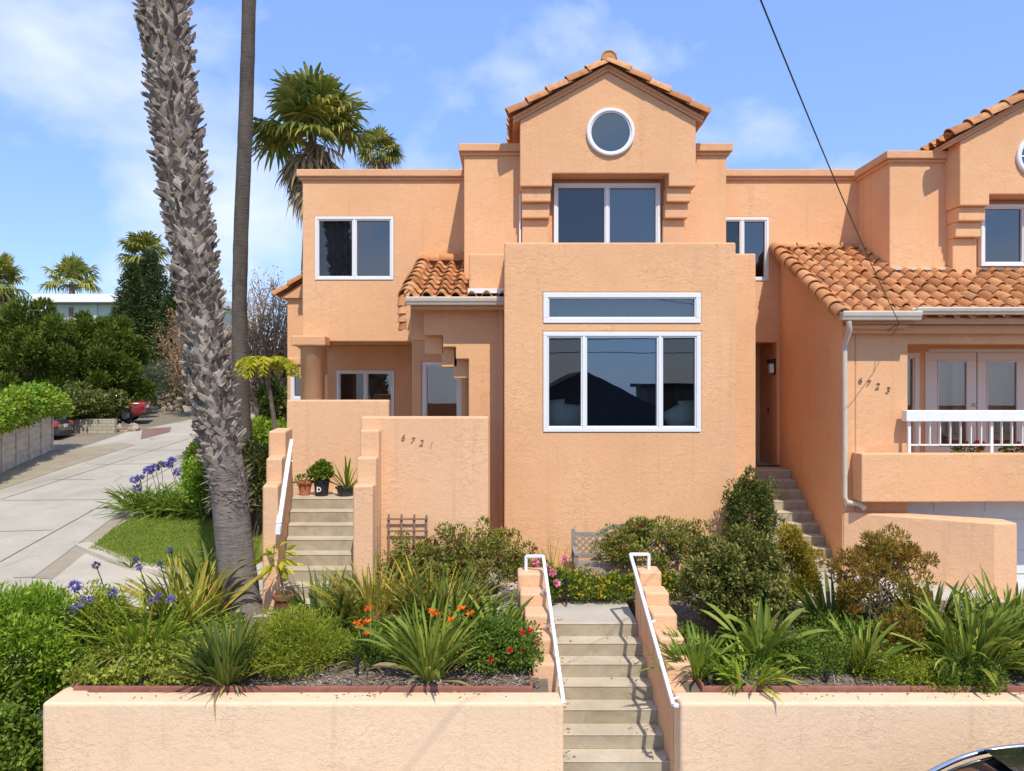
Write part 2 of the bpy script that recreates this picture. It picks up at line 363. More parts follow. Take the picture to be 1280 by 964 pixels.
# ------------------------------------------------------------------ windows
def window(parent, x0, x1, z0, z1, y, fr=(0, 1), fw=.056, depth=1.0, screens=(), proud=.018, room=True, name='window', sash=.024, fmat='white', curtain=None, cmat='curtain'):
    f = MB()
    for a in ((x0, x1, z1 - fw, z1), (x0, x1, z0, z0 + fw), (x0, x0 + fw, z0 + fw, z1 - fw), (x1 - fw, x1, z0 + fw, z1 - fw)):
        f.box(a[0], a[1], y - proud, y + .09, a[2], a[3])
    xs = [x0 + fw + (x1 - x0 - 2 * fw) * t for t in fr]
    for t in xs[1:-1]: f.box(t - .026, t + .026, y - proud + .003, y + .085, z0 + fw, z1 - fw)
    for a, b in zip(xs[:-1], xs[1:]):                 # slim inner sash
        a2 = a + (.026 if a != xs[0] else 0); b2 = b - (.026 if b != xs[-1] else 0)
        for q in ((a2, b2, z1 - fw - sash, z1 - fw), (a2, b2, z0 + fw, z0 + fw + sash), (a2, a2 + sash, z0 + fw + sash, z1 - fw - sash), (b2 - sash, b2, z0 + fw + sash, z1 - fw - sash)):
            f.box(q[0], q[1], y - .004, y + .07, q[2], q[3])
    fo = f.build(name, M[fmat], parent, bevel=.006, seg=1)
    for i, (a, b) in enumerate(zip(xs[:-1], xs[1:])):
        p = MB(); yy = y + .05 + (.012 if i % 2 else 0)
        p.add([(a + .02, yy, z0 + fw + .01), (b - .02, yy, z0 + fw + .01), (b - .02, yy, z1 - fw - .01), (a + .02, yy, z1 - fw - .01)], np.array([(0, 1, 2, 3)]))
        p.build('pane', M['screen'] if i in screens else M['picture_glass'] if name == 'picture_window' else M['glass'], fo)
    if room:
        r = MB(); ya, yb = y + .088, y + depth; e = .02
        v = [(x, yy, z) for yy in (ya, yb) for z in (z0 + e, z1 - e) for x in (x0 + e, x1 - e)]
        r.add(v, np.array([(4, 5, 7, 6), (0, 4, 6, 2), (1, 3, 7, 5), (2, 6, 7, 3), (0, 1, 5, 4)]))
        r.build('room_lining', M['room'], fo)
    if curtain:
        c0, c1 = curtain; r = MB(); n_ = 40
        xx = np.linspace(x0 + fw + (x1 - x0 - 2 * fw) * c0, x0 + fw + (x1 - x0 - 2 * fw) * c1, n_); yy = y + .25 + .03 * np.sin(np.arange(n_) * 1.3)
        V = np.concatenate([np.stack([xx, yy, np.full(n_, z0 + .05)], 1), np.stack([xx, yy, np.full(n_, z1 - .05)], 1)])
        q = np.arange(n_ - 1); r.add(V, np.stack([q, q + 1, q + 1 + n_, q + n_], 1)); r.build('curtain', M[cmat], fo)
    return fo

def round_window(parent, cx, cz, y, r, cross=False):
    f = MB(); n = 48; a = np.linspace(0, 2 * np.pi, n, endpoint=False)
    prof = [(r, y + .02), (r, y - .05), (r - .02, y - .065), (r - .055, y - .065), (r - .065, y - .04), (r - .085, y - .04), (r - .09, y + .02)]
    V = np.concatenate([np.stack([cx + q * np.cos(a), np.full(n, yy), cz + q * np.sin(a)], 1) for q, yy in prof])
    i = np.arange(n); F = np.concatenate([np.stack([k * n + i, k * n + (i + 1) % n, (k + 1) * n + (i + 1) % n, (k + 1) * n + i], 1) for k in range(len(prof) - 1)])
    f.add(V, F)
    if cross:
        f.box(cx - .014, cx + .014, y - .045, y + .005, cz - r + .07, cz + r - .07); f.box(cx - r + .07, cx + r - .07, y - .044, y + .004, cz - .014, cz + .014)
    fo = f.build('round_window', M['white'], parent, smooth=False)
    p = MB(); rr = r - .075
    p.add(np.stack([cx + rr * np.cos(a), np.full(n, y - .018), cz + rr * np.sin(a)], 1), [tuple(range(n))]); p.build('pane', M['glass'], fo)
    q = MB(); q.add(np.stack([cx + rr * np.cos(a), np.full(n, y - .006), cz + rr * np.sin(a)], 1), [tuple(range(n))]); q.build('blind', M['blind'], fo)

def ogee_gutter(mb, x0, x1, y, z, h=.13, d=.13):     # front face at y, top at z
    prof = [(y + d, z), (y + d, z - h), (y + .04, z - h), (y + .025, z - h * .72), (y + .008, z - h * .55), (y, z - h * .3), (y - .004, z - .012), (y + .012, z), (y + .012, z - .02), (y + d - .02, z - .03)]
    mb.prism_x(prof, x0, x1)

def text_mesh(ch, size, shear=.25, depth=.012):
    cu = bpy.data.curves.new('digit', 'FONT'); cu.body = ch; cu.size = size; cu.extrude = depth; cu.shear = shear; cu.align_x = 'CENTER'; cu.align_y = 'CENTER'; cu.offset = -.0025
    ob = bpy.data.objects.new('digit_source', cu); C.objects.link(ob)
    bpy.context.view_layer.update()
    me = bpy.data.meshes.new_from_object(ob.evaluated_get(bpy.context.evaluated_depsgraph_get()))
    v = np.array([q.co for q in me.vertices]); f = [tuple(p.vertices) for p in me.polygons]
    bpy.data.objects.remove(ob); bpy.data.curves.remove(cu); bpy.data.meshes.remove(me)
    return v, f
def number(parent, items, y, size, mat='bronze_digit'):
    for ch, px, py in items:
        v, f = text_mesh(ch, size)
        q = MB(); V = np.stack([v[:, 0] + X(px, y), y - .008 - v[:, 2], v[:, 1] + Z(py, y)], 1); q.add(V, f)
        q.build('house_number', M[mat], parent)

# ================================================================== TOWNHOUSE 6721
GZ = ZC - 3.17                                       # height of the garden path
H1 = thing('townhouse', 'left peach stucco townhouse with round attic window and wide picture window', 'house', (-.5, 13.0, GZ))
ST = M['stucco']
DW, DV, DG, DB, DS = 15.6, 14.28, 13.8, 12.2, 13.2
wt = Z(213, DW)                                     # top of the wing
xl = X(378, DW); xr = -.60
# wing, upper floor and porch opening
po0, po1 = X(405, DW), X(515, DW); pz = Z(427, DW)
win = (X(394, DW), X(492, DW), Z(350, DW), Z(271, DW))
ent = (X(527, DW), X(577, DW), GZ + 1.2, Z(452, DW))
m = MB(); gridwall(m, xl, xr, GZ - .4, wt - .05, DW, DW + .3, [win, (po0, po1, GZ + .4, pz), ent])
# corner under the upper storey is open: the porch turns the corner round a column
m.box(xl, xl + .3, DW + .302, 24, pz, wt - .05); m.box(xr - .3, xr, DW + .302, 24, GZ, wt - .05)
m.box(xl, xr, 23.7, 24, GZ, wt - .05)
m.build('wall', ST, H1, bevel=.02)
m = MB(); m.box(xl + .3, xr - .3, DW + .302, 23.7, wt - .35, wt - .3); m.build('flat_roof', M['trim'], H1)
def cap(parent, x0, x1, y0, y1, z, o=.1):
    c = MB(); c.box(x0 - o, x1 + o, y0 - o, y1 + o, z - .15, z); c.box(x0 - o * .55, x1 + o * .55, y0 - o * .55, y1 + o * .55, z - .21, z - .152)
    c.build('parapet_cap', M['trim'], parent, bevel=.018)
cap(H1, xl, xr + .2, DW, DW + .3, wt)
cap(H1, xl, xl + .3, DW + .42, 24, wt - .002)
window(H1, *win, DW, fr=(0, .5, 1), screens=(0,), curtain=(.02, .5))
# porch behind the opening
m = MB(); pb = DW + 1.5
sl = (X(421, pb), X(493, pb), GZ + 1.15, Z(463, pb))
gridwall(m, xl + .02, xr - .3, GZ - .2, pz - .002, pb, pb + .2, [sl]); m.box(xl + .02, xr - .3, DW + .302, pb + .2, pz, pz + .1)
m.box(po1 + .02, po1 + .2, DW + .302, pb - .002, GZ - .2, pz - .002)
m.build('porch_wall', ST, H1, bevel=.015)
window(H1, *sl, pb, fr=(0, .5, 1), screens=(0,))
window(H1, *ent, DW + .05, fw=.085)
# porch column
m = MB(); cx, cy, r = X(390, DW) + .02, DW - .02, .245
a = np.linspace(0, 2 * np.pi, 32, endpoint=False)
prof = [(r, GZ - .4), (r, pz - .02), (r + .03, pz + .0), (r + .03, pz + .03), (r + .08, pz + .05)]
def lathe(mb, prof, cx, cy, n=32, mi=0):
    a = np.linspace(0, 2 * np.pi, n, endpoint=False)
    V = np.concatenate([np.stack([cx + q * np.cos(a), cy + q * np.sin(a), np.full(n, z)], 1) for q, z in prof]); i = np.arange(n)
    F = np.concatenate([np.stack([k * n + i, k * n + (i + 1) % n, (k + 1) * n + (i + 1) % n, (k + 1) * n + i], 1) for k in range(len(prof) - 1)])
    mb.add(V, F, mi)
lathe(m, [(r, GZ - .4), (r, pz - .17), (r + .05, pz - .14), (r + .05, pz - .105)], cx, cy)
m.build('column', ST, H1, smooth=True)
m = MB(); m.box(cx - r - .10, cx + r + .10, cy - r - .12, cy + r + .09, pz - .11, pz + .10); m.build('column_capital', M['trim'], H1, bevel=.03)
# little side bay with its own tiled roof, further back on the left flank
m = MB(); bx0, bx1, by0, by1 = X(359, 17.4), xl, 17.4, 20.5
bw = (X(363, 17.4), X(380, 17.4) + .1, Z(500, 17.4), Z(465, 17.4)); bt = Z(372, 17.4)
gridwall(m, bx0, bx1 + .1, GZ - .4, bt, by0, by0 + .2, [(bw[0], bw[1], bw[2], bw[3])]); m.box(bx0, bx0 + .2, by0 + .202, by1, GZ - .4, bt)
m.box(bx0 - .04, bx1 - .02, by0 - .05, by0 - .002, Z(456, 17.4), Z(448, 17.4)); m.build('side_bay', ST, H1, bevel=.015)
window(H1, *bw, by0 + .02, fw=.06)
m = MB(); sl_ = np.array((.72, 0, .69)); sl_ /= np.linalg.norm(sl_)
zt = Z(338, 17.4)
m2 = MB(); m2.prism_y([(bx0 - .14, bt - .02), (xl - .01, bt + .62), (xl - .01, bt - .02)], by0 - .1, by1); m2.build('side_bay_roof', M['trim'], H1)
vv = np.array((xl - bx0 + .14, 0, .64)); vv /= np.linalg.norm(vv); nn = np.array((-vv[2], 0, vv[0]))
tile_roof(m, (bx0 - .17, by0 - .12, bt + .0), (0, 1, 0), vv, nn, 11, 3, c=.33)
barrel_row(m, (bx0 - .2, by0 - .1, bt + .02), (xl - .03, by0 - .1, bt + .70), nn, r=.12)
m.build('roof_tiles', M['tile'], H1)

# raised block behind the gable, and its cap
def gable_block(H, vx0, vx1, vz, gx0, gx1, gz_bot, gz_head, gx_h0, gx_h1, gz_eave, slope, base_z, cw, win_px, fr, wz0, wz1, screens):
    m = MB(); m.box(vx0, vx1, DV, 20.5, base_z, vz - .05); m.build('wall', ST, H, bevel=.02)
    cap(H, vx0, vx1, DV, 20.5, vz)
    xc = (gx0 + gx1) / 2; hw = (gx1 - gx0) / 2; pk = gz_eave + slope * hw
    m = MB()
    m.prism_y([(gx0, gz_bot), (gx_h0, gz_bot), (gx_h0, gz_head), (gx_h1, gz_head), (gx_h1, gz_bot), (gx1, gz_bot), (gx1, gz_eave), (xc, pk), (gx0, gz_eave)], DG, DV + .02)
    m.prism_y([(gx0 + .003, gz_bot + .3), (gx1 - .003, gz_bot + .3), (gx1 - .003, gz_eave), (xc, pk - .003), (gx0 + .003, gz_eave)], DV + .022, 18.5)
    m.build('gable_wall', ST, H, bevel=.02)
    # corbelled piers either side of the recess
    m = MB()
    for s_, a, b in ((0, gx0, gx_h0), (1, gx_h1, gx1)):
        oa, ob = (0, .03) if s_ == 0 else (.03, 0)
        m.box(a + (.03 if s_ == 0 else -.02), b - (.02 if s_ == 0 else .07) + (.0), DG + .09, DV + .01, gz_bot - .26, gz_bot - .002)
        m.box(a + (.035 if s_ == 0 else -.035), b - (.035 if s_ == 0 else .10), DG + .19, DV + .012, gz_bot - .54, gz_bot - .262)
        m.box(a + (.04 if s_ == 0 else -.05), b - (.05 if s_ == 0 else .14), DG + .30, DV + .014, base_z, gz_bot - .542)
    m.build('corbel', ST, H, bevel=.02)
    # recessed window wall is the raised block itself; the glazing stands against it
    window(H, win_px[0], win_px[1], wz0, wz1, DV - .1, fr=fr, screens=screens, fw=.06, depth=.098, room=True)
    # rake moulding, roof deck, tiles
    m = MB(); e = .13; ov = .07; n_ = math.hypot(1, slope)
    for t0, t1, y0, y1 in ((.0, .05, DG - .04, 18.7), (.05, .10, DG - ov, 18.7)):
        zl = gz_eave - slope * e
        for sg in (-1, 1):
            m.prism_y([(xc, pk + t0 * n_), (xc + sg * (hw + e), zl + t0 * n_ ), (xc + sg * (hw + e), zl + t1 * n_), (xc, pk + t1 * n_)][::sg], y0, y1)
    m.build('rake_moulding', M['trim'], H, bevel=.012)
    m = MB(); zt = .11 * n_
    for sg in (-1, 1):
        v = np.array((-sg, 0, slope)) / n_; n = np.array((sg * slope, 0, 1)) / n_
        o = (xc + sg * (hw + e + .03), DG - .06, gz_eave - slope * (e + .03) + zt)
        tile_roof(m, o, (0, 1, 0), v, n, 16, 6, c=(hw + e) * n_ / 6)
        barrel_row(m, np.array(o) + n * .005 + np.array((0, .02, 0)), np.array((xc - sg * .04, DG - .04, pk + zt)), n, r=.15, c=.40)
    barrel_row(m, (xc, DG - .14, pk + zt + .02), (xc, 18.4, pk + zt + .02), (0, 0, 1), r=.135, c=.4)
    q = np.linspace(0, np.pi, 9); m.add(np.stack([xc + .14 * np.cos(q), np.full(9, DG - .155), pk + zt + .03 + .15 * np.sin(q)], 1), [tuple(range(9))])
    m.build('roof_tiles', M['tile'], H)
    return xc, pk
base2 = Z(305, DB)
xc1, pk1 = gable_block(H1, X(580, DV), X(908, DV), Z(181, DV), X(650, DG), X(870, DG), Z(233, DG), Z(217, DG), X(690, DG), X(836, DG), Z(150, DG), .55, GZ, 0,
            (X(692, DV), X(824, DV)), (0, .5, 1), Z(318, DV), Z(231, DV), (0,))
round_window(H1, X(763, DG), Z(166, DG), DG, 30 * DG / K)
# narrow side light on the gable's left flank
m = MB(); m.box(X(650, DG) - .012, X(650, DG) + .02, DG + .33, DG + .36, Z(300, DG), Z(236, DG)); m.box(X(650, DG) - .012, X(650, DG) + .02, DG + .45, DG + .475, Z(300, DG), Z(236, DG)); m.build('side_window', M['white'], H1)

# projecting bay with the picture window; balcony parapet on top
bxl, bxr = X(630, DB), X(920, DB); bt = Z(303, DB)
big = (X(679, DB), X(876, DB), Z(540, DB), Z(415, DB)); tr = (X(679, DB), X(876, DB), Z(404, DB), Z(366, DB))
m = MB(); gridwall(m, bxl, bxr, GZ - .4, bt, DB, DB + .22, [big, tr])
m.box(bxl, bxl + .22, DB + .222, DS + .6, GZ - .4, bt); m.box(bxr - .22, bxr, DB + .222, DS + .6, GZ - .4, bt)
m.build('bay_wall', ST, H1, bevel=.03, seg=3)
m = MB(); m.box(bxl + .23, bxr - .23, DB + .23, DV - .01, bt - .95, bt - .85); m.build('balcony_floor', M['trim'], H1)
sw = X(945, DS)
m = MB(); m.box(bxr + .002, sw, DS, DV - .002, GZ - .4, bt - .004); m.build('wall', ST, H1, bevel=.03, seg=3)
lw = X(586, DS)
m = MB(); m.box(lw, bxl - .002, DS + .02, DV - .002, Z(372, DS), bt - .004); m.build('wall', ST, H1, bevel=.03, seg=3)
wb = window(H1, *tr, DB, fw=.08, depth=1.6, sash=.02, curtain=(0, 1), cmat='blind')
wb = window(H1, *big, DB, fr=(0, .245, .755, 1), fw=.07, depth=1.9, screens=(0, 2), name='picture_window')
def cushion(x, z, w_, h_, rot, y):
    bm = bmesh.new(); bmesh.ops.create_cube(bm, size=1)
    bmesh.ops.subdivide_edges(bm, edges=bm.edges, cuts=5, use_grid_fill=True)
    V = []
    for v in bm.verts:
        p = v.co; ex = max(abs(p.x), abs(p.z)) * 2
        th = .16 * (1 - .85 * ex ** 2.5); V.append((p.x * w_, p.y * 2 * th * .5, p.z * h_))
    f = [tuple(v.index for v in q.verts) for q in bm.faces]; V = np.array(V); bm.free()
    c, s_ = math.cos(rot), math.sin(rot)
    V = np.stack([x + V[:, 0] * c - V[:, 2] * s_, y + V[:, 1], z + V[:, 0] * s_ + V[:, 2] * c], 1); return V, f
for px, py, w_, h_, rot in ((693, 513, .4, .48, .12), (713, 516, .4, .42, -.08), (848, 518, .46, .42, .5), (864, 514, .42, .5, .05)):
    d = DB + .42; V, f = cushion(X(px, d), Z(py + 5, d), w_, h_, rot, d); q = MB(); q.add(V, f)
    q.build('cushion', M['cushion'], wb, smooth=True)

# entry porch: corbelled front wall, tiled lean-to roof, gutter, downspout
m = MB(); zg = Z(378, DS)
xs_ = [X(q, DS) for q in (530, 553.4, 569.6, 585.8)]; zs_ = [Z(q, DS) for q in (419, 434, 449)]
def corbel_poly(dx, dz): return [(xs_[0] + dx, zg), (xs_[0] + dx, zs_[0] + dz), (xs_[1] + dx, zs_[0] + dz), (xs_[1] + dx, zs_[1] + dz), (xs_[2] + dx, zs_[1] + dz), (xs_[2] + dx, zs_[2] + dz), (xs_[3] + dx, zs_[2] + dz), (xs_[3] + dx, GZ - .3), (bxl + .1, GZ - .3), (bxl + .1, zg)]
m.prism_y(corbel_poly(0, 0), DS, DS + .22)
m.build('porch_front', ST, H1, bevel=.02)
m = MB()
for (a, b, zb) in ((513, 533, 425), (531, 555, 443), (552, 572, 459), (567, 586.5, 473)):
    m.box(X(a, DS + .23), X(b, DS + .23), DS + .224, DS + .56, Z(zb, DS + .23), zg + .0)
m.box(X(513, DS), X(533, DS), DS + .562, DW - .002, Z(405, DS), zg)
m.build('corbel', ST, H1, bevel=.015)
ey, ez = 12.86, Z(374, 12.86); rs = (wt * 0 + (Z(330, DW) - ez)) / (DW - ey)
vv = np.array((0, 1, rs)); L_ = np.linalg.norm(vv); vv /= L_; nn = np.array((0, -rs, 1)); nn = nn / np.linalg.norm(nn)
m = MB(); ex0, ex1 = X(507, ey), bxl - .005
m.prism_x([(ey, ez - .06), (ey, ez), (DW - .005, ez + rs * (DW - ey)), (DW - .005, ez + rs * (DW - ey) - .12)], ex0 + .03, ex1); m.build('porch_roof', M['trim'], H1)
m = MB(); tile_roof(m, (ex0, ey - .02, ez + .01), (1, 0, 0), vv, nn, 8, 8, w=.262, c=.345, keep=lambda u_, v_: not (u_ > (lw - ex0) and v_ > .42))
barrel_row(m, (ex0 + .02, ey - .04, ez + .03), (ex0 + .02, DW - .1, ez + rs * (DW - ey) + .02), (-.4, 0, 1), r=.13, c=.36)
barrel_row(m, (ex0 + .0, ey + .01, ez - .50), (ex0 - .03, ey + .02, ez + .05), (-.75, -.45, 0), r=.10, c=.155)
barrel_row(m, (ex0 - .03, DW - .14, ez + rs * (DW - ey) + .06), (lw + .1, DW - .14, ez + rs * (DW - ey) + .06), (0, -.4, 1), r=.12, c=.42)
m.build('roof_tiles', M['tile'], H1)
m = MB(); ogee_gutter(m, ex0 + .02, ex1, ey - .15, ez + .03, .14); m.build('gutter', M['gutter'], H1, bevel=.006, seg=1)
m = MB(); m.box(X(585, 12.9), bxl - .005, ey - .02, DS + .02, Z(367, 12.9), Z(361, 12.9)); m.build('flashing', M['white'], H1)
m = MB(); m.box(ex0 + .1, ex1, ey + .0, DS - .002, ez - .17, ez - .062); m.build('fascia', M['trim'], H1)
m = MB(); dx = X(625, DS) + .02
m.bar((dx, DS - .06, ez - .14), (dx, DS - .06, GZ), .085, .07); m.build('downspout', M['trim'], H1, bevel=.01)

# ================================================================== TOWNHOUSE 6723
H2 = thing('townhouse', 'right peach stucco townhouse with french doors, balcony rail and wide tiled roof', 'house', (9.0, 13.0, GZ))
P_ = X(1200, DG) - X(650, DG)
x2a, x2b = X(908, DV) + .02, X(1112, DV) + .3
XS = 5.56                                            # side wall of the front wing
rec = (X(940, DW), XS - .06, GZ + .3, Z(428, DW))
w2 = (X(875, DW), X(961, DW), Z(351, DW), Z(272, DW))
m = MB(); gridwall(m, x2a, x2b, GZ - .4, wt - .05, DW, DW + .3, [w2, rec]); m.build('wall', ST, H2, bevel=.02)
m = MB(); m.box(x2a, 15, 23.7, 24, GZ, wt - .05); m.build('rear_wall', ST, H2)
cap(H2, x2a - .3, x2b, DW, DW + .3, wt)
window(H2, *w2, DW, fr=(0, .62, 1), screens=(0,))
m = MB(); m.box(x2a, x2b, DW + .302, 23.7, wt - .35, wt - .3); m.build('flat_roof', M['trim'], H2)
# entry recess
m = MB(); m.box(rec[0] - .3, rec[1] + .5, DW + 1.1, DW + 1.3, GZ, rec[3] + .1); m.box(rec[1] + .004, rec[1] + .3, DW + .302, DW + 1.098, GZ, rec[3] + .1); m.box(rec[0] - .3, rec[0], DW + .302, DW + 1.098, GZ, rec[3] + .1); m.box(rec[0] - .3, rec[1] + .3, DW + .304, DW + 1.3, rec[3] + .004, rec[3] + .1)
m.build('entry_recess', ST, H2, bevel=.01)
xc2, pk2 = gable_block(H2, X(1112, DV), 15.0, Z(190, DV), X(1200, DG), X(1400, DG), Z(257, DG), Z(243, DG), X(1237, DG), X(1366, DG), Z(176, DG), .55, GZ - 1, 0,
            (X(1222, DV), X(1340, DV)), (0, .46, 1), Z(334, DV), Z(257, DV), ())
round_window(H2, X(1296, DG), Z(196, DG), DG, .39, True)
# front wing: side wall, pier with number, header, balcony
DF = 12.66; eave = Z(398, 12.4); sl2 = (Z(312, DW) - eave) / (DW - 12.4)
roofz = lambda y: eave + sl2 * (y - 12.4)
m = MB(); m.prism_x([(DF, GZ - 1.5), (DF, roofz(DF) - .14), (DW - .002, roofz(DW) - .14), (DW - .002, GZ - 1.5)], XS, XS + .22)
m.build('side_wall', ST, H2, bevel=.02)
m = MB(); px1 = X(1135, DF); hz = Z(430, DF)
m.prism_y([(XS + .222, GZ - 1.5), (XS + .222, roofz(DF) - .15), (14.5, roofz(DF) - .15), (14.5, hz), (px1, hz), (px1, GZ - 1.5)], DF, DF + .22)
m.box(px1 - .001 - .2, px1 - .002, DF + .222, DF + 1.6, GZ - 1.5, hz + .1)
m.box(px1, 14.5, DF + .222, DF + 1.8, hz + .06, hz + .12)
pier = m.build('front_wall', ST, H2, bevel=.02)
number(pier, (('6', 1074.5, 476), ('7', 1084.5, 479.5), ('2', 1096, 483), ('3', 1108.8, 488)), DF, .155)
# balcony back wall with french doors
DD = 14.0
m = MB(); sx0, sx1 = X(1118, DD), X(1149, DD); fx0, fx1 = X(1156, DD), X(1287, DD); fz0 = Z(575, DD)
gridwall(m, px1 - .2, 14.5, GZ - 1.2, hz + .2, DD, DD + .15, [(sx0, sx1, fz0, Z(441, DD)), (fx0, fx1, fz0, Z(440, DD))]); m.build('balcony_wall', ST, H2)
window(H2, sx0, sx1, fz0, Z(441, DD), DD, fw=.09, fmat='door_white', depth=.8)
def door(x0, x1, knob):
    f = MB(); z0, z1 = fz0, Z(441, DD); w_ = .17
    for a in ((x0, x1, z1 - .15, z1), (x0, x1, z0, z0 + .25), (x0, x0 + w_, z0 + .25, z1 - .15), (x1 - w_, x1, z0 + .25, z1 - .15)): f.box(a[0], a[1], DD - .01, DD + .04, a[2], a[3])
    for a in ((x0 + w_, x1 - w_, z1 - .18, z1 - .15), (x0 + w_, x0 + w_ + .02, z0 + .25, z1 - .18), (x1 - w_ - .02, x1 - w_, z0 + .25, z1 - .18)): f.box(a[0], a[1], DD - .022, DD + .02, a[2], a[3])
    fo = f.build('french_door', M['door_white'], H2, bevel=.006, seg=1)
    p = MB(); p.add([(x0 + w_, DD + .015, z0 + .25), (x1 - w_, DD + .015, z0 + .25), (x1 - w_, DD + .015, z1 - .15), (x0 + w_, DD + .015, z1 - .15)], np.array([(0, 1, 2, 3)])); p.build('pane', M['glass'], fo)
    if knob:
        k = MB(); lathe(k, [(.0, -.06), (.025, -.058), (.032, -.03), (.02, -.01), (.03, 0)], 0, 0, 16)
        V = np.concatenate(k.V); V = np.stack([V[:, 0] + knob, DD - .01 + V[:, 2], V[:, 1] + Z(506, DD)], 1); k.V = [V]; k.build('knob', M['steel'], fo, smooth=True)
xm = X(1221, DD); door(fx0 + .06, xm - .01, X(1217, DD)); door(xm + .01, fx1 - .06, None)
m = MB(); m.box(fx0, fx0 + .058, DD - .02, DD + .1, fz0, Z(440, DD)); m.box(fx1 - .058, fx1, DD - .02, DD + .1, fz0, Z(440, DD)); m.box(fx0 + .06, fx1 - .06, DD - .018, DD + .1, Z(441, DD) + .003, Z(436, DD)); m.build('door_frame', M['door_white'], H2)
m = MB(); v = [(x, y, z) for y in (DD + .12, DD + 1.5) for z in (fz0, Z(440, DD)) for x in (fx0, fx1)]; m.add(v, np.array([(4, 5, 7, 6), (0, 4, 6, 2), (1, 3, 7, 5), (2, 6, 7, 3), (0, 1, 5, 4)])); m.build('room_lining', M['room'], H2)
# balcony front and floor
DP = 12.3; bx = X(1077, DP); bz0, bz1 = Z(628, DP), Z(567, DP)
m = MB(); m.box(bx, 14.5, DP, DP + .2, bz0, bz1); m.box(bx, bx + .2, DP + .202, DF - .002, bz0, bz1); m.build('balcony_parapet', ST, H2, bevel=.025, seg=3)
m = MB(); m.box(px1, 14.4, DF - .1, DD, bz0 + .05, bz0 + .3); m.box(bx + .2, 14.4, DP + .202, DF - .11, bz0 + .02, bz0 + .3); m.build('balcony_floor', M['trim'], H2)
# garage door under the balcony
gy = 13.2
m = MB(); gx0 = X(1092, gy)
m.box(gx0, 14, gy, gy + .06, GZ - 1.5, bz0 + .2)
for k in range(5):
    z_ = GZ - 1.3 + k * .55
    for j in range(5): m.box(gx0 + .15 + j * .9, gx0 + .9 + j * .9, gy - .018, gy - .002, z_ + .07, z_ + .48)
m.build('garage_door', M['garage'], H2, bevel=.008, seg=1)
m = MB(); m.box(px1 - .1, gx0 - .002, gy - .04, gy + .1, GZ - 1.5, bz0 + .3); m.build('wall', ST, H2)
# tiled roof
vv = np.array((0, 1, sl2)); vv /= np.linalg.norm(vv); nn = np.array((0, -vv[2], vv[1]))
m = MB(); m.prism_x([(12.38, eave - .1), (12.38, eave), (DW - .004, roofz(DW)), (DW - .004, roofz(DW) - .13)], XS - .02, 14.6); m.build('front_roof', M['trim'], H2)
m = MB(); u0 = XS - .12; xv = X(1112, DV) - u0
tile_roof(m, (u0, 12.36, eave + .01), (1, 0, 0), vv, nn, 33, 11, w=.272, c=.335, keep=lambda u_, v_: not (u_ > xv + .15 and v_ > 2.3))
barrel_row(m, (u0 - .01, 12.34, eave + .02), (u0 - .01, DW - .05, roofz(DW) + .02), (-.35, -.2, 1), r=.135, c=.335)
barrel_row(m, (u0, DW - .12, roofz(DW) + .02), (X(1075, DW), DW - .12, roofz(DW) + .02), (0, -.3, 1), r=.07, c=.4)
m.build('roof_tiles', M['tile'], H2)
m = MB(); m.box(u0, X(1075, DW), DW - .04, DW - .003, roofz(DW) + .06, roofz(DW) + .12); m.box(X(1113, DV), 13, DV - .07, DV - .003, roofz(DV) + .07, roofz(DV) + .12); m.build('flashing', M['gutter'], H2)
m = MB(); gx1 = X(1152, 12.2); ogee_gutter(m, X(1053, 12.2), gx1, 12.16, Z(388.5, 12.2), .15, .16); m.build('gutter', M['gutter'], H2, bevel=.006, seg=1)
m = MB(); ogee_gutter(m, gx1 - .08, 14.6, 12.17, Z(383.5, 12.17), .12, .17); m.build('gutter', M['gutter'], H2, bevel=.006, seg=1)
m = MB(); m.box(XS + .0, 14.5, 12.5, DF - .002, eave - .24, eave - .102); m.box(XS + .0, gx1 - .1, 12.42, 12.498, eave - .17, eave - .104); m.build('fascia', M['trim'], H2, bevel=.01)
m = MB(); dx = X(1058.5, 12.5)
pts = [(X(1062, 12.2) , 12.24, Z(401, 12.2)), (X(1062, 12.25), 12.25, Z(412, 12.25)), (dx, 12.56, Z(428, 12.5)), (dx, 12.58, Z(436, 12.5)), (dx, 12.58, Z(622, 12.5)), (dx + .04, 12.57, Z(629, 12.5)), (X(1078, 12.4), 12.5, Z(631, 12.4)), (X(1084, 12.4), 12.45, Z(637, 12.4))]
m.tube(pts, .045, 8); m.build('downspout', M['gutter'], H2, smooth=True)
# doorbell
m = MB(); m.box(XS - .075, XS - .055, DW + .5, DW + .55, Z(517, DW), Z(511, DW)); m.build('doorbell', M['black'], H2)
# wall lantern in the recess
L1 = thing('wall_lantern', 'small dark wall lantern with frosted glass beside the recessed entry', 'lamp', (XS - .06, DW + .18, Z(466, DW)))
yy = DW + .12; m = MB(); m.box(XS - .075, XS - .058, yy - .05, yy + .09, Z(468, DW), Z(448, DW)); m.box(XS - .20, XS - .076, yy - .05, yy + .09, Z(454, DW), Z(449, DW)); m.build('bracket', M['black'], L1)
m = MB(); m.box(XS - .18, XS - .09, yy - .03, yy + .07, Z(466, DW), Z(454.3, DW)); m.build('lamp_glass', M['cushion'], L1, bevel=.01)
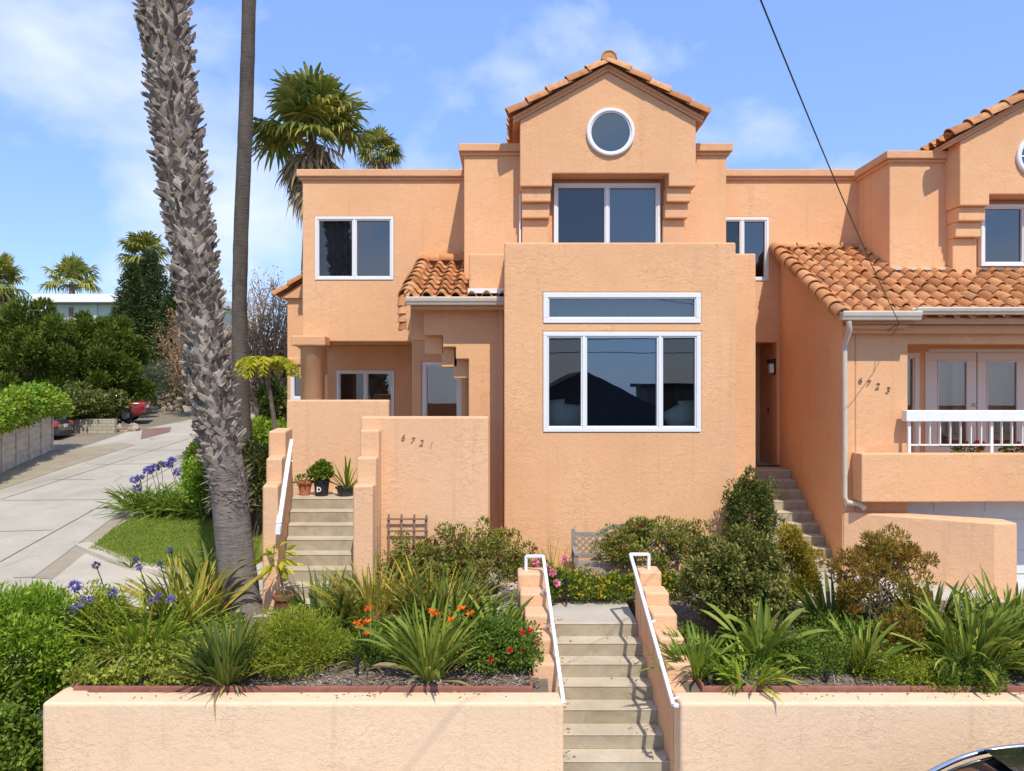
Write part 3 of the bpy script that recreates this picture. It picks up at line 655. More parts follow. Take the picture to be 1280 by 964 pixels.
# balcony railing
RL = thing('balcony_railing', 'white balcony railing with broad top board above the garage', 'railing', (X(1200, 12.4), 12.4, bz1))
ry = 12.42; zt_ = Z(513, ry)
m = MB(); m.box(X(1132, ry), 14.2, ry - .03, ry + .14, Z(527, ry), zt_); m.build('top_board', M['white_rail'], RL, bevel=.012)
m = MB(); m.box(X(1137, ry), 14.2, ry + .04, ry + .075, Z(557.5, ry), Z(555.5, ry)); m.build('bottom_rail', M['white_rail'], RL)
px = 1138.5; k = 0
while px < 1420:
    post = k % 8 == 0; w_ = .045 if post else .017
    m = MB(); m.box(X(px, ry) - w_ / 2, X(px, ry) + w_ / 2, ry + .035, ry + .08, bz1 - .01 if post else Z(557, ry), Z(527.3, ry)); m.build('post' if post else 'baluster', M['white_rail'], RL)
    px += 12.9; k += 1
# power cable
m = MB(); a = np.array((1.3, 3.2, ZC + 3.2)); b = P(1124, 404, 12.1); a0 = P(950, -2, 5.0)
t = np.linspace(-.75, 1, 40)[:, None]; pts = a0 + (b - a0) * t; pts[:, 2] -= .9 * (t[:, 0] * (1 - t[:, 0]))* .35
m.tube(pts, .006, 6); q = P(1124, 404, 12.1)
m.tube([q, q + (-.01, .2, -.06), q + (.02, .42, -.1)], .006, 6); m.tube([q, q + (.06, .2, -.06), q + (.1, .4, -.16)], .005, 6)
tag(m.build('power_cable', M['black'], loc=tuple(b)), 'thin black overhead cable running down to the tiled eave', 'cable')
# ================================================================== GROUND
HB = [(-90, 0), (7.35, 0), (12, ZC - 3.6), (80, ZC + 1.024), (400, ZC + 5)]
def hill(y): return np.interp(y, [a for a, _ in HB], [b for _, b in HB])
def ground_h(x, y):
    h = hill(y)
    drive = np.interp(y, [7.35, 12.9, 14, 18, 26], [0, ZC - 3.95, ZC - 3.95, ZC - 3.95, hill(26)])
    t = np.clip((x - 6.2) / 1.2, 0, 1)
    return np.where((y > 7.35), h * (1 - t) + drive * t, h)
ys = np.array(sorted(set([-90, -40, -15, 0, 5, 7.35, 8, 9, 10, 11, 12, 12.9, 13.5, 14, 16, 18, 20, 22, 24, 26, 28, 30, 32, 34, 36, 38, 40, 42, 44, 46, 50, 60, 80, 120, 200, 400])))
xs = np.array([-400, -150, -80, -50, -30, -20, -16, -12, -9, -7, -5, -2, 2, 5, 6.2, 6.8, 7.4, 9, 12, 18, 30, 60, 150, 400.])
XX, YY = np.meshgrid(xs, ys); ZZ = ground_h(XX, YY)
def grid_faces(ny, nx):
    i = np.arange(ny - 1)[:, None] * nx; j = np.arange(nx - 1)[None, :]
    return np.stack([i + j, i + j + 1, i + j + 1 + nx, i + j + nx], -1).reshape(-1, 4)
m = MB(); m.add(np.stack([XX, YY, ZZ], -1).reshape(-1, 3), grid_faces(len(ys), len(xs))); struct(m.build('ground', M['dirt']))
m = MB(); m.add([(-90, -12, .004), (90, -12, .004), (90, 7.0, .004), (-90, 7.0, .004)], np.array([(0, 1, 2, 3)])); struct(m.build('street', M['asphalt']))
m = MB(); m.prism_x([(7.0, 0), (7.0, .12), (7.02, .14), (7.6, .14), (7.6, 0)], -5.2, 7.2); struct(m.build('pavement', M['apron'], bevel=.01))

def G(px, py, off=0):                                # pixel on the sloping plane of the alley
    d = (4.416 - off) / (.068 + (py - 482) / K); return np.array((X(px, d), d, hill(d) + off))
# the concrete alley, in rows so it follows the slope exactly
Ledge = [(9, -10.5), (13, -12.6), (16, -13.8), (22.2, -15.0), (28, -16.6), (34, -17.4), (37, -16.9), (43, -16.2), (60, -14)]
Redge = [(9, -5.3), (13, -6.2), (14.6, -7.7), (15.3, -8.45), (19, -9.4), (23, -9.9), (28, -10.6), (36, -11.2), (43, -11.8), (60, -8)]
rows = [y for y in ys if 9 <= y <= 60] + [12.5, 15.3, 37]
rows = np.array(sorted(set(rows)))
lx = np.interp(rows, *zip(*Ledge)); rx = np.interp(rows, *zip(*Redge))
V = []
for y, a, b in zip(rows, lx, rx): V += [(x, y, hill(y) + .006) for x in np.linspace(a, b, 5)]
m = MB(); m.add(V, grid_faces(len(rows), 5), 0)
def strip(a, b, w_, off=.011, mi=1):
    a = np.array(a); b = np.array(b); d = b - a; s_ = np.array((-d[1], d[0], 0)); s_ /= np.linalg.norm(s_)
    q = [a - s_ * w_ / 2, a + s_ * w_ / 2, b + s_ * w_ / 2, b - s_ * w_ / 2]; q = [(p[0], p[1], hill(p[1]) + off) for p in q]
    m.add(q, np.array([(0, 1, 2, 3)]), mi)
for a, b, w_ in (((0, 703), (156, 616), .035), ((156, 616), (240, 570), .03), ((0, 625), (238, 548), .035), ((3, 626), (134, 625), .03), ((0, 665), (66, 663), .03), ((66, 600), (118, 600), .03), ((118, 581), (190, 580), .03), ((160, 563), (240, 563), .03), ((40, 724), (160, 634), .03), ((17, 723), (42, 722), .03)):
    strip(G(*a), G(*b), w_)
struct(m.build('alley', [M['alley'], M['joint']]))
m = MB(); q = [G(a, b, .016) for a, b in ((42, 722), (160, 634), (166, 638), (108, 690), (66, 724))]; m.add(q, [tuple(range(5))])
struct(m.build('gutter_strip', M['gutter_strip']))
m = MB(); q = [G(a, b, .013) for a, b in ((66, 724), (108, 690), (200, 722), (262, 735), (300, 747))] ; q += [np.array((-5.3, 11.9, hill(11.9) + .013)), np.array((-7.6, 12.0, hill(12.0) + .013))]; m.add(q, [tuple(range(7))]); struct(m.build('apron', M['apron']))
# lawn with a rounded concrete kerb
lp = [(110, 687), (140, 662), (168, 645), (200, 637), (345, 637), (345, 738), (300, 730), (262, 720), (229, 716), (199, 712), (172, 707), (149, 700), (128, 690)]
lawn_poly = [G(a, b, .10) for a, b in lp]
def grass_mat():
    t = NT('lawn_turf'); v = t.coord(); a = t.noise(1.4, 5, .6, v); b = t.noise(9, 5, .7, v)
    c = t.ramp(a, [(.3, (.14, .21, .025)), (.6, (.21, .29, .04)), (.8, (.30, .34, .07))]); c = t.mix(t.math('MULTIPLY', b, .4), c, (.12, .17, .022))
    return t.bsdf(c, .9, b, .6, .03, spec=.1)
M['lawn'] = grass_mat()
m = MB(); m.add([(p[0], p[1], p[2]) for p in lawn_poly], [tuple(range(len(lawn_poly)))]); struct(m.build('lawn', M['lawn']))
m = MB()
kp = [G(a, b, .0) for a, b in ((104, 685), (134, 698), (165, 710), (205, 717), (255, 724), (310, 735))]
kp = np.array(kp); tt_ = np.linspace(0, 5, 31); kp = np.stack([np.interp(tt_, np.arange(6), kp[:, k]) for k in range(3)], 1)
for _ in range(6): kp[1:-1] = (kp[:-2] + 2 * kp[1:-1] + kp[2:]) / 4
for a, b in zip(kp[:-1], kp[1:]): m.bar(a + (0, 0, .022), b + (0, 0, .02), .27, .18)
struct(m.build('kerb', M['apron'], bevel=.02))
# grass blades
def inpoly(x, y, poly):
    n = len(poly); c = np.zeros(len(x), bool); j = n - 1
    for i in range(n):
        xi, yi, xj, yj = poly[i][0], poly[i][1], poly[j][0], poly[j][1]
        c ^= ((yi > y) != (yj > y)) & (x < (xj - xi) * (y - yi) / (yj - yi + 1e-12) + xi); j = i
    return c
def scatter(poly, n):
    pa = np.array([(p[0], p[1]) for p in poly]); lo, hi = pa.min(0), pa.max(0)
    q = rng.uniform(lo, hi, (n, 2)); k = inpoly(q[:, 0], q[:, 1], pa); return q[k]
M['blade'] = island('grass_blade', [(.13, .18, .018), (.23, .29, .035), (.34, .37, .07)], .6, .4)
q = scatter(lawn_poly, 60000); n = len(q)
p = np.stack([q[:, 0], q[:, 1], hill(q[:, 1]) + .10], 1); a = rng.uniform(0, 2 * np.pi, n); h = rng.uniform(.025, .06, n)
s_ = np.stack([np.cos(a), np.sin(a), 0 * a], 1) * .007; tip = p + np.stack([rng.normal(0, .018, n), rng.normal(0, .018, n), h], 1)
m = MB(); m.add(np.stack([p - s_, p + s_, tip], 1).reshape(-1, 3), np.arange(3 * n).reshape(-1, 3)); g = m.build('grass', M['blade']); tag(g, 'short mown grass growing on the small lawn', 'grass', kind='stuff')

# ================================================================== GARDEN WALLS, BEDS, STEPS
FY = 7.9; WT = ZC - 3.335
sl_x = lambda d: .525 - .0414 * (d - 8.37); sr_x = lambda d: 1.75 - .0414 * (d - 8.37)
RW1 = thing('retaining_wall', 'pale peach stucco retaining wall to the left of the front steps', 'wall', (-2.2, FY, 0))
m = MB(); wx0 = X(52, FY)
m.prism_z([(wx0, FY), (sl_x(FY) - .0, FY), (sl_x(8.2), 8.2), (wx0 + .32, 8.2), (wx0 + .22, 11.2), (wx0 - .05, 11.2)], 0, WT)
m.build('wall_body', M['front_stucco'], RW1, bevel=.035, seg=3)
def blocks(parent, spec, left):
    m = MB()
    fr = [9.95, 9.6, 9.2, 8.85, 8.5]; back = [10.3, 9.95, 9.6, 9.2, 8.85]
    for (a, b, py), f, k in zip(spec, fr, back):
        zt = Z(py, f)
        if left: x0, x1 = X(a, f), sl_x(f) - .002
        else: x0, x1 = sr_x(f) + .0, X(b, f)
        m.box(x0, x1, f + .002, k, ZC - 4.2, zt)
    m.build('stepped_cheek', M['garden_stucco'], parent, bevel=.03, seg=3)
blocks(RW1, ((647, 672, 717), (650, 676, 742), (656, 682, 769), (665, 687, 799), (666, 692, 830)), True)
RW2 = thing('retaining_wall', 'pale peach stucco retaining wall to the right of the front steps', 'wall', (4.5, FY, 0))
m = MB(); m.prism_z([(sr_x(FY), FY), (7.6, FY), (7.6, 11.4), (7.35, 11.4), (7.35, 8.2), (sr_x(8.2), 8.2)], 0, WT)
m.build('wall_body', M['front_stucco'], RW2, bevel=.035, seg=3)
m = MB(); m.prism_z([(sr_x(8.2) + .0, 8.202), (sr_x(8.2) + .14, 8.202), (sr_x(10.3) + .14, 10.3), (sr_x(10.3), 10.3)], 0, WT - .003); m.build('wall_body', M['garden_stucco'], RW2)
blocks(RW2, ((799, 827.4, 715), (809, 837, 741), (820, 847, 768), (826, 856, 798), (834, 867, 830)), False)
# edging boards
for nm, x0, x1, lab in (('e', X(90, 8.2), sl_x(8.4) - .3, 'long red brown edging board along the left flower bed'), ('e', sr_x(8.4) + .33, 7.3, 'long red brown edging board along the right flower bed')):
    m = MB()
    if x0 < 0: m.box(x0, x1, 8.215, 8.25, WT - .05, WT + .045); m.box(x0, x0 + .03, 8.252, 10.2, WT - .05, WT + .05); m.box(x1 - .03, x1, 8.252, 8.6, WT - .05, WT + .06)
    else: m.box(x0, x1, 8.215, 8.25, WT - .05, WT + .045); m.box(x0, x0 + .03, 8.252, 8.6, WT - .05, WT + .055)
    tag(m.build('edging_board', M['edging'], loc=((x0 + x1) / 2, 8.23, WT), bevel=.006, seg=1), lab, 'edging')
# beds
def bedz(x, y): return WT - .02 + (y - 8.2) * .085 + .035 * np.sin(x * 2.3 + 1) * np.sin(y * 3.1) * np.clip((y - 8.2) * 2, 0, 1)
def bed(x0, x1, y0, y1):
    nx, ny = int((x1 - x0) / .12), int((y1 - y0) / .12); a, b = np.meshgrid(np.linspace(x0, x1, nx), np.linspace(y0, y1, ny))
    z = bedz(a, b) + rng.normal(0, .008, a.shape) * (b > 8.3)
    m = MB(); m.add(np.stack([a, b, z], -1).reshape(-1, 3), grid_faces(ny, nx)); struct(m.build('flower_bed', M['soil'], smooth=True))
bed(wx0 + .2, sl_x(9) - .1, 8.19, 10.35); bed(sr_x(9) + .1, 7.36, 8.19, 10.9)
M['chip'] = island('bark_chip', [(.10, .065, .045), (.22, .16, .12), (.36, .29, .24), (.48, .42, .37)], .9, 0, 3, .1)
def chips(x0, x1, y0, y1, n, lab, size=(.02, .06)):
    x = rng.uniform(x0, x1, n); y = rng.uniform(y0, y1, n); p = np.stack([x, y, bedz(x, y) + rng.uniform(.0, .03, n)], 1)
    a = rng.uniform(0, 2 * np.pi, n); L = rng.uniform(*size, n); d = np.stack([np.cos(a), np.sin(a), rng.normal(0, .35, n)], 1); s_ = np.stack([-np.sin(a), np.cos(a), rng.normal(0, .35, n)], 1)
    d *= (L / 2)[:, None]; s_ *= (L * rng.uniform(.15, .4, n) / 2)[:, None]
    m = MB(); m.add(np.stack([p - d - s_, p + d - s_ * .6, p + d + s_, p - d + s_ * .7], 1).reshape(-1, 3), np.arange(4 * n).reshape(-1, 4))
    tag(m.build('bark_mulch', M['chip']), lab, 'mulch', kind='stuff')
chips(-3.4, .3, 8.26, 10.0, 9000, 'brown and grey bark mulch in the left bed'); chips(2.1, 7.3, 8.26, 10.6, 9000, 'brown and grey bark mulch in the right bed')
# path and landing
LZ = ZC - 3.17
m = MB(); m.box(wx0 + .4, sl_x(10.06) - .12, 10.36, 16.5, LZ - .5, LZ - .01); m.box(sl_x(10.06), sr_x(10.06), 10.06, 16, LZ - .12, LZ); m.box(sr_x(10.06) + .12, 7.3, 10.92, 15.6, LZ - .5, LZ - .01); struct(m.build('path', M['path'], bevel=.015))
def stairs(lab, xa, xb, d0, z0, rise, run, n, base, top=None, cat='steps'):
    T = thing('garden_steps', lab, cat, ((xa(d0) + xb(d0)) / 2, d0 - run * n, base))
    t = MB(); r = MB()
    for k in range(0, n):
        yf = d0 - run * k; z = z0 - rise * k; back = yf + run if k else (top or yf + .02)
        q = [(xa(yf), yf), (xb(yf), yf), (xb(back), back), (xa(back), back)]
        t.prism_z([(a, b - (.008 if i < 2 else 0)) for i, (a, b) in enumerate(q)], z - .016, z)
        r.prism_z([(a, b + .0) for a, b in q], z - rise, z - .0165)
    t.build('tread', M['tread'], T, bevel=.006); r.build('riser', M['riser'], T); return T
stairs('broad front flight of concrete steps between the stepped stucco cheeks', sl_x, sr_x, 10.04, LZ - .004, .165, .283, 11, 0)
# left flight up to 6721
la = lambda d: np.interp(d, [10.2, 12.3], [-3.2, -3.62]); lb = lambda d: -2.26
FL = ZC - 1.83
stairs('left flight of concrete steps climbing to potted plants on the landing', la, lb, 12.2, FL, .1675, .262, 8, LZ, top=13.0)
# right flight up to the recessed entry
ra = lambda d: 4.36; rb = lambda d: XS - .004
stairs('narrow right flight of concrete steps climbing to the recessed dark entry', ra, rb, 14.94, ZC - 1.68, .1655, .265, 9, LZ, top=16.6)
m = MB(); m.box(ra(0), XS - .01, DW - .05, DW + .01, ZC - 1.68 + .002, ZC - 1.68 + .03); m.build('threshold', M['dark_metal'], H2)
m = MB(); m.box(rec[0], rec[1], DW + .02, DW + 1.08, ZC - 1.76, ZC - 1.69); m.build('threshold', M['path'], H2)

M['faded_digit'] = plain('faded_copper_digit', (.40, .235, .15), .6, .2, 20)
# wall with the number 6721, cheeks of the left flight
GW = thing('garden_wall', 'peach stucco garden wall carrying the number 6721 above the azaleas', 'wall', (-1.2, 11.3, LZ))
m = MB(); wy = 11.3
m.box(X(447, 11.1), X(610.5, wy), wy, wy + .22, LZ - .3, Z(521, wy)); b_ = m.build('wall_body', M['garden_stucco'], GW, bevel=.03, seg=3)
m = MB(); cw = (X(441, 10.6), X(466, 10.6))
for f, k, py in ((10.6, 10.86, 607), (10.862, 11.1, 572), (11.102, 11.298, 537.5)): m.box(cw[0] + .0, cw[1], f, k, LZ - .3, Z(py, f))
m.build('stepped_cheek', M['garden_stucco'], GW, bevel=.028, seg=3)
number(b_, (('6', 503.5, 547), ('7', 515.3, 550.5), ('2', 526.5, 553.5), ('1', 538.5, 556)), wy, .135, 'faded_digit')
GW2 = thing('garden_wall', 'low peach stucco wall behind the potted plants at the top of the left steps', 'wall', (-3.0, 13.0, LZ))
m = MB(); m.box(X(358, 13.0), X(486, 13.0), 13.0, 13.2, LZ - .3, Z(500, 13.0)); m.build('wall_body', M['garden_stucco'], GW2, bevel=.03, seg=3)
GW3 = thing('stair_cheek', 'stepped peach stucco cheek wall holding the white handrail on the left flight', 'wall', (-3.4, 11.3, LZ))
m = MB()
for f, k, py, xa_, xb_ in ((10.45, 10.95, 607, 328, 354.5), (10.952, 11.5, 573, 332.5, 358), (11.502, 12.4, 539, 335.5, 362)):
    x0, x1 = X(xa_, f), X(xb_, f); s_ = (la(k) - la(f)); m.prism_z([(x0, f), (la(f) + .0, f), (la(k), k), (x0 + s_, k)], LZ - .6, Z(py, f))
m.build('wall_body', M['garden_stucco'], GW3, bevel=.03, seg=3)
# sloping wing wall on the right
WW = thing('wing_wall', 'angled peach stucco wing wall beside the garage drive', 'wall', (6.6, 12.0, LZ - .8))
q = [(XS, DF - .003), (7.44, 11.6), (7.80, 11.6), (7.80, 11.95), (6.2, DF - .003)]
m = MB(); m.prism_z(q, LZ - 1.0, ZC - 2.12); m.build('wall_body', M['garden_stucco'], WW, bevel=.03, seg=3)

# handrails
def rail(lab, pts, rad, brackets, cat='handrail'):
    T = thing('handrail', lab, cat, tuple(pts[-1])); m = MB()
    for a, b in zip(pts[:-1], pts[1:]): m.bar(a, b, rad * 2, rad * 2)
    m.build('rail', M['white_rail'], T, bevel=.008)
    for a, b in brackets: m = MB(); m.tube([a, (np.array(a) * .5 + np.array(b) * .5), b], .014, 8); m.build('bracket', M['white_rail'], T)
tb = lambda px, py, d: P(px, py, d)
rail('white metal handrail on the left cheek of the front steps', [P(657.5, 719, 10.1), P(657.5, 695.5, 10.1), P(679, 695.5, 10.0), P(704.5, 880, 7.95), P(700, 881, 7.98)], .021,
     [(P(683, 735, 9.5), P(676, 741, 9.6)), (P(699.5, 876, 8.0), P(694, 879, 8.1)), (P(690, 780, 8.9), P(680, 785, 9.2))])
rail('white metal handrail on the right cheek of the front steps', [P(811, 717, 10.1), P(811, 693, 10.1), P(788, 693, 10.0), P(841.5, 881, 7.85), P(848, 882, 7.86)], .021,
     [(P(814, 778, 9.0), P(819, 776, 9.02)), (P(840, 874, 7.9), P(848, 872, 7.92))])
rail('white flat handrail on the stepped cheek of the left flight', [P(364, 551, 12.1), P(348.5, 656, 10.35), P(347.5, 668, 10.35)], .036, [(P(362, 575, 11.8), P(366, 577, 11.8)), (P(350, 640, 10.6), P(352, 642, 10.6))])

# garden bench
BN = thing('garden_bench', 'weathered grey timber bench with a lattice back below the picture window', 'bench', (1.75, 11.6, LZ))
M['teak'] = plain('weathered_teak', (.27, .235, .20), .85, .3, 14, .3)
bx0, bx1, by = X(717, 11.75), X(717, 11.75) + 1.5, 11.75
for x in (bx0, bx1):
    m = MB(); m.bar((x, by, LZ), (x, by + .06, LZ + .92), .055, .055); m.build('leg', M['teak'], BN); m = MB(); m.bar((x, by - .5, LZ), (x, by - .5, LZ + .62), .055, .055); m.build('leg', M['teak'], BN)
    m = MB(); m.bar((x, by - .54, LZ + .64), (x, by + .04, LZ + .64), .06, .03); m.build('armrest', M['teak'], BN)
m = MB()
for k in range(6): m.box(bx0, bx1, by - .5 + k * .085, by - .43 + k * .085, LZ + .41, LZ + .435)
m.box(bx0, bx1, by - .52, by - .49, LZ + .33, LZ + .41); m.build('seat', M['teak'], BN)
m = MB(); m.bar((bx0, by + .05, LZ + .84), (bx1, by + .05, LZ + .84), .03, .06); m.bar((bx0, by + .03, LZ + .50), (bx1, by + .03, LZ + .50), .03, .06)
n = 14; t = np.linspace(0, 1, n); arch = [(bx0 + .42 + .66 * a, by + .05, LZ + .87 + .10 * math.sin(math.pi * a)) for a in t]
for a, b in zip(arch[:-1], arch[1:]): m.bar(a, b, .03, .06)
m.build('back_frame', M['teak'], BN)
m = MB(); k = 0
for i in range(-3, 15):
    for sg in (1, -1):
        x = bx0 + i * .105; a, b = (x, LZ + .52), (x + .31, LZ + .82)
        if sg < 0: a, b = (x, LZ + .82), (x + .31, LZ + .52)
        pa, pb = np.array((a[0], by + .04 + .003 * sg, a[1])), np.array((b[0], by + .04 + .003 * sg, b[1]))
        t0 = max(0, (bx0 - pa[0]) / .31); t1 = min(1, (bx1 - pa[0]) / .31)
        if t1 - t0 > .05: m.bar(pa + (pb - pa) * t0, pa + (pb - pa) * t1, .006, .02, up=(0, 1, 0)) if False else m.bar(pa + (pb - pa) * t0, pa + (pb - pa) * t1, .012, .024)
m.build('lattice', M['teak'], BN)
# trellis
TR = thing('trellis', 'small brown wooden trellis leaning on the numbered garden wall', 'trellis', (X(510, 11.2), 11.2, LZ))
M['brown'] = plain('brown_stained_wood', (.20, .13, .10), .8, .25, 12, .2)
m = MB()
for px in (486, 502, 518, 533): m.bar(P(px, 735, 11.2), P(px, 643 if px != 533 else 644, 11.25), .03)
m.build('upright', M['brown'], TR); m = MB()
for py in (649, 664, 690): m.bar(P(484, py, 11.22), P(535, py, 11.22), .022)
m.build('crossbar', M['brown'], TR)
# ================================================================== PLANTS
def nrm(v): return v / (np.linalg.norm(v, axis=-1, keepdims=True) + 1e-9)
def leaves(mb, p, d, L, W, fold=.35, mi=0, flat=.5):
    """flat leaves with a fold: base, right, tip, left"""
    n = len(p); d = nrm(d); L = np.broadcast_to(L, n)[:, None]; W = np.broadcast_to(W, n)[:, None]
    up = nrm(np.array((0, 0, 1.)) * flat + rng.normal(0, .5, (n, 3))); s = nrm(np.cross(d, up)); k = np.cross(s, d)
    mid = p + d * L * .5 + k * W * fold * .5
    V = np.stack([p, mid - s * W / 2, p + d * L, mid + s * W / 2], 1).reshape(-1, 3); b = np.arange(n)[:, None] * 4
    mb.add(V, np.concatenate([b + np.array([[0, 1, 2]]), b + np.array([[0, 2, 3]])]), mi)
def usphere(n): return nrm(rng.normal(size=(n, 3)))
def blob(mb, c, r, n, L, W, inner=.45, updir=.35, mi=0, fold=.35, low=-1, outw=1.0, flat=.5):
    u = usphere(n); u = u[u[:, 2] > low]; n = len(u); rad = inner + (1 - inner) * rng.uniform(0, 1, n) ** .6
    p = np.array(c) + u * np.array(r) * rad[:, None]
    d = u * outw + np.array((0, 0, updir)) + rng.normal(0, .45, (n, 3))
    leaves(mb, p, d, L * rng.uniform(.65, 1.25, n), W * rng.uniform(.7, 1.2, n), fold, mi, flat)
def lumps(c, r, k, lo=-.35, reach=(.55, .88)):
    u = usphere(k * 4); u = u[u[:, 2] > lo][:k]; return np.array(c) + u * np.array(r) * rng.uniform(*reach, (len(u), 1))
def branches(mb, base, tips, r0=.02, wob=.06, mi=0, sides=5, r1=.25):
    for t in tips:
        a = np.array(base, float) + rng.normal(0, .03, 3) * (1, 1, 0); b = np.array(t, float); k = 6; s = np.linspace(0, 1, k)[:, None]
        q = a + (b - a) * s + rng.normal(0, wob, (k, 3)) * np.sin(np.pi * s); q[:, 2] += .0
        mb.tube(q, np.linspace(r0, r0 * r1, k), sides, cap=False, mi=mi)
def shrub(name, lab, cat, base, c, r, k, per, L, W, mat, lr=.42, group=None, stem=None, updir=.35, flowers=None, low=-.5, fill=.3, fold=.35, nst=9, reach=(.55, .88), flat=.5):
    T = thing(name, lab, cat, tuple(base), group); c = np.array(c, float); r = np.array(r, float); m = MB()
    cs = lumps(c, r, k, low, reach)
    for q in cs: blob(m, q, r * lr * rng.uniform(.75, 1.2), per, L, W, updir=updir, fold=fold, flat=flat)
    blob(m, c, r * .8, int(per * k * fill), L, W, .3, updir, flat=flat)
    m.build('foliage', mat, T)
    if stem: s = MB(); branches(s, base, list(cs[:nst]), stem[1], stem[2] if len(stem) > 2 else .05); s.build('stem', stem[0], T)
    if flowers:
        for i in range(flowers[1]):
            f = MB(); q = cs[rng.integers(len(cs))]; u = usphere(1)[0]; u[1] = -abs(u[1]); u[2] = abs(u[2]); p = q + u * r * lr * 1.05
            flower_ball(f, p, flowers[2]); f.build('blossom', flowers[0], T)
    return T
def flower_ball(f, p, r, n=26):
    u = usphere(n); leaves(f, p + u * r * .3, u, r * .9, r * .75, .3)
def straps(mb, base, n, L, W, tilt=(5, 65), bend=(20, 75), r0=.08, mi=0, segs=7, fold=.3, az=None, tipw=.05, prof=(.55, .95, 1, .6)):
    base = np.array(base, float)
    a = rng.uniform(0, 2 * np.pi, n) if az is None else rng.uniform(az[0], az[1], n)
    t0 = np.radians(rng.uniform(*tilt, n)); bd = np.radians(rng.uniform(*bend, n)); LL = L * rng.uniform(.65, 1.15, n); WW = W * rng.uniform(.75, 1.2, n)
    o = np.stack([np.cos(a), np.sin(a), 0 * a], 1); side0 = np.stack([-np.sin(a), np.cos(a), 0 * a], 1)
    tw = rng.normal(0, .7, n); bow = rng.normal(0, .22, n)
    p = base + o * (r0 * rng.uniform(0, 1, n) ** .5)[:, None]; V = []
    for k in range(segs + 1):
        t = k / segs; th = t0 + bd * t ** 1.6
        d = o * np.sin(th)[:, None] + np.array((0, 0, 1)) * np.cos(th)[:, None] + side0 * (bow * t)[:, None]
        nn = -o * np.cos(th)[:, None] + np.array((0, 0, 1)) * np.sin(th)[:, None]
        side = side0 * np.cos(tw * t)[:, None] + nn * np.sin(tw * t)[:, None]
        w = (WW * (np.interp(t, [0, .3, .6, .85, 1], [*prof, tipw])))[:, None]
        V.append(np.stack([p - side * w / 2 + nn * w * fold * .5, p, p + side * w / 2 + nn * w * fold * .5], 1))
        p = p + d * (LL / segs)[:, None]
    V = np.stack(V, 1).reshape(n, -1, 3); nv = (segs + 1) * 3
    F = []
    for k in range(segs):
        for j in (0, 1): F.append((k * 3 + j, k * 3 + j + 1, k * 3 + 4 + j, k * 3 + 3 + j))
    F = (np.arange(n)[:, None, None] * nv + np.array(F)[None]).reshape(-1, 4)
    mb.add(V.reshape(-1, 3), F, mi)

M['strap_dark'] = island('dark_strap_leaf', [(.025, .05, .012), (.05, .085, .022), (.085, .13, .035), (.20, .21, .06)], .42, .2, 2, .45)
M['strap_mid'] = island('mid_strap_leaf', [(.045, .10, .014), (.085, .16, .028), (.13, .21, .04), (.24, .27, .07)], .42, .28, 2, .4)
M['strap_bright'] = island('bright_strap_leaf', [(.07, .14, .015), (.13, .22, .03), (.20, .29, .05), (.29, .31, .07)], .45, .3, 2, .4)
M['strap_yellow'] = island('yellowing_strap_leaf', [(.07, .10, .02), (.14, .17, .035), (.26, .24, .06), (.42, .34, .11)], .5, .28, 2, .35)
M['broad'] = island('broad_paddle_leaf', [(.05, .10, .02), (.10, .16, .035), (.16, .22, .05), (.25, .27, .08)], .4, .25, 2, .4)
M['shrub_dark'] = island('glossy_dark_leaf', [(.014, .034, .010), (.035, .06, .016), (.075, .10, .028), (.17, .17, .06)], .38, .15, 3, .5)
M['shrub_olive'] = island('glossy_olive_leaf', [(.03, .045, .015), (.06, .08, .025), (.12, .14, .045), (.24, .24, .10)], .4, .15, 4, .5)
M['shrub_mid'] = island('mid_green_leaf', [(.03, .07, .012), (.06, .12, .02), (.11, .18, .035), (.18, .24, .05)], .5, .28, 2.5)
M['shrub_bright'] = island('bright_green_leaf', [(.05, .12, .012), (.10, .20, .022), (.17, .28, .04), (.26, .34, .06)], .5, .3, 1.6)
M['feather'] = island('feathery_leaf', [(.06, .11, .012), (.12, .18, .025), (.20, .26, .04), (.27, .30, .06)], .55, .3, 3)
M['cover'] = island('ground_cover_leaf', [(.06, .10, .015), (.12, .17, .03), (.19, .24, .05), (.26, .28, .08)], .5, .25, 3)
M['cover_dark'] = island('dark_ground_cover_leaf', [(.03, .07, .015), (.06, .12, .025), (.10, .17, .035), (.16, .21, .05)], .5, .25, 3)
M['azalea'] = island('bronze_green_leaf', [(.10, .05, .025), (.08, .10, .03), (.12, .17, .04), (.20, .24, .07), (.20, .08, .05)], .45, .2, 3)
M['gold'] = island('golden_leaf', [(.07, .09, .02), (.14, .15, .03), (.24, .20, .035), (.32, .25, .05)], .5, .3, 3)
M['gold_red'] = island('gold_and_bronze_leaf', [(.07, .09, .02), (.14, .14, .028), (.20, .13, .035), (.24, .10, .035)], .5, .25, 2.2)
M['conifer'] = island('conifer_needles', [(.012, .03, .012), (.025, .05, .02), (.045, .08, .03)], .6, .1, .6)
M['juniper'] = island('juniper_tuft', [(.016, .034, .006), (.035, .065, .01), (.07, .11, .016), (.12, .16, .025)], .6, .15, .5)
M['blue_shrub'] = island('blue_green_leaf', [(.03, .055, .05), (.06, .09, .08), (.10, .13, .11)], .6, .1, 1)
M['palm'] = island('palm_frond', [(.05, .085, .018), (.10, .14, .035), (.18, .21, .06), (.30, .28, .11)], .45, .25, .8)
M['palm_dead'] = island('dry_palm_frond', [(.20, .14, .07), (.34, .25, .13), (.46, .36, .20)], .8, .2, .8)
M['fern'] = island('lime_frond', [(.14, .20, .02), (.26, .30, .03), (.38, .38, .05)], .5, .35, 2)
M['twig'] = plain('grey_twig', (.27, .19, .13), .9, .3, 8)
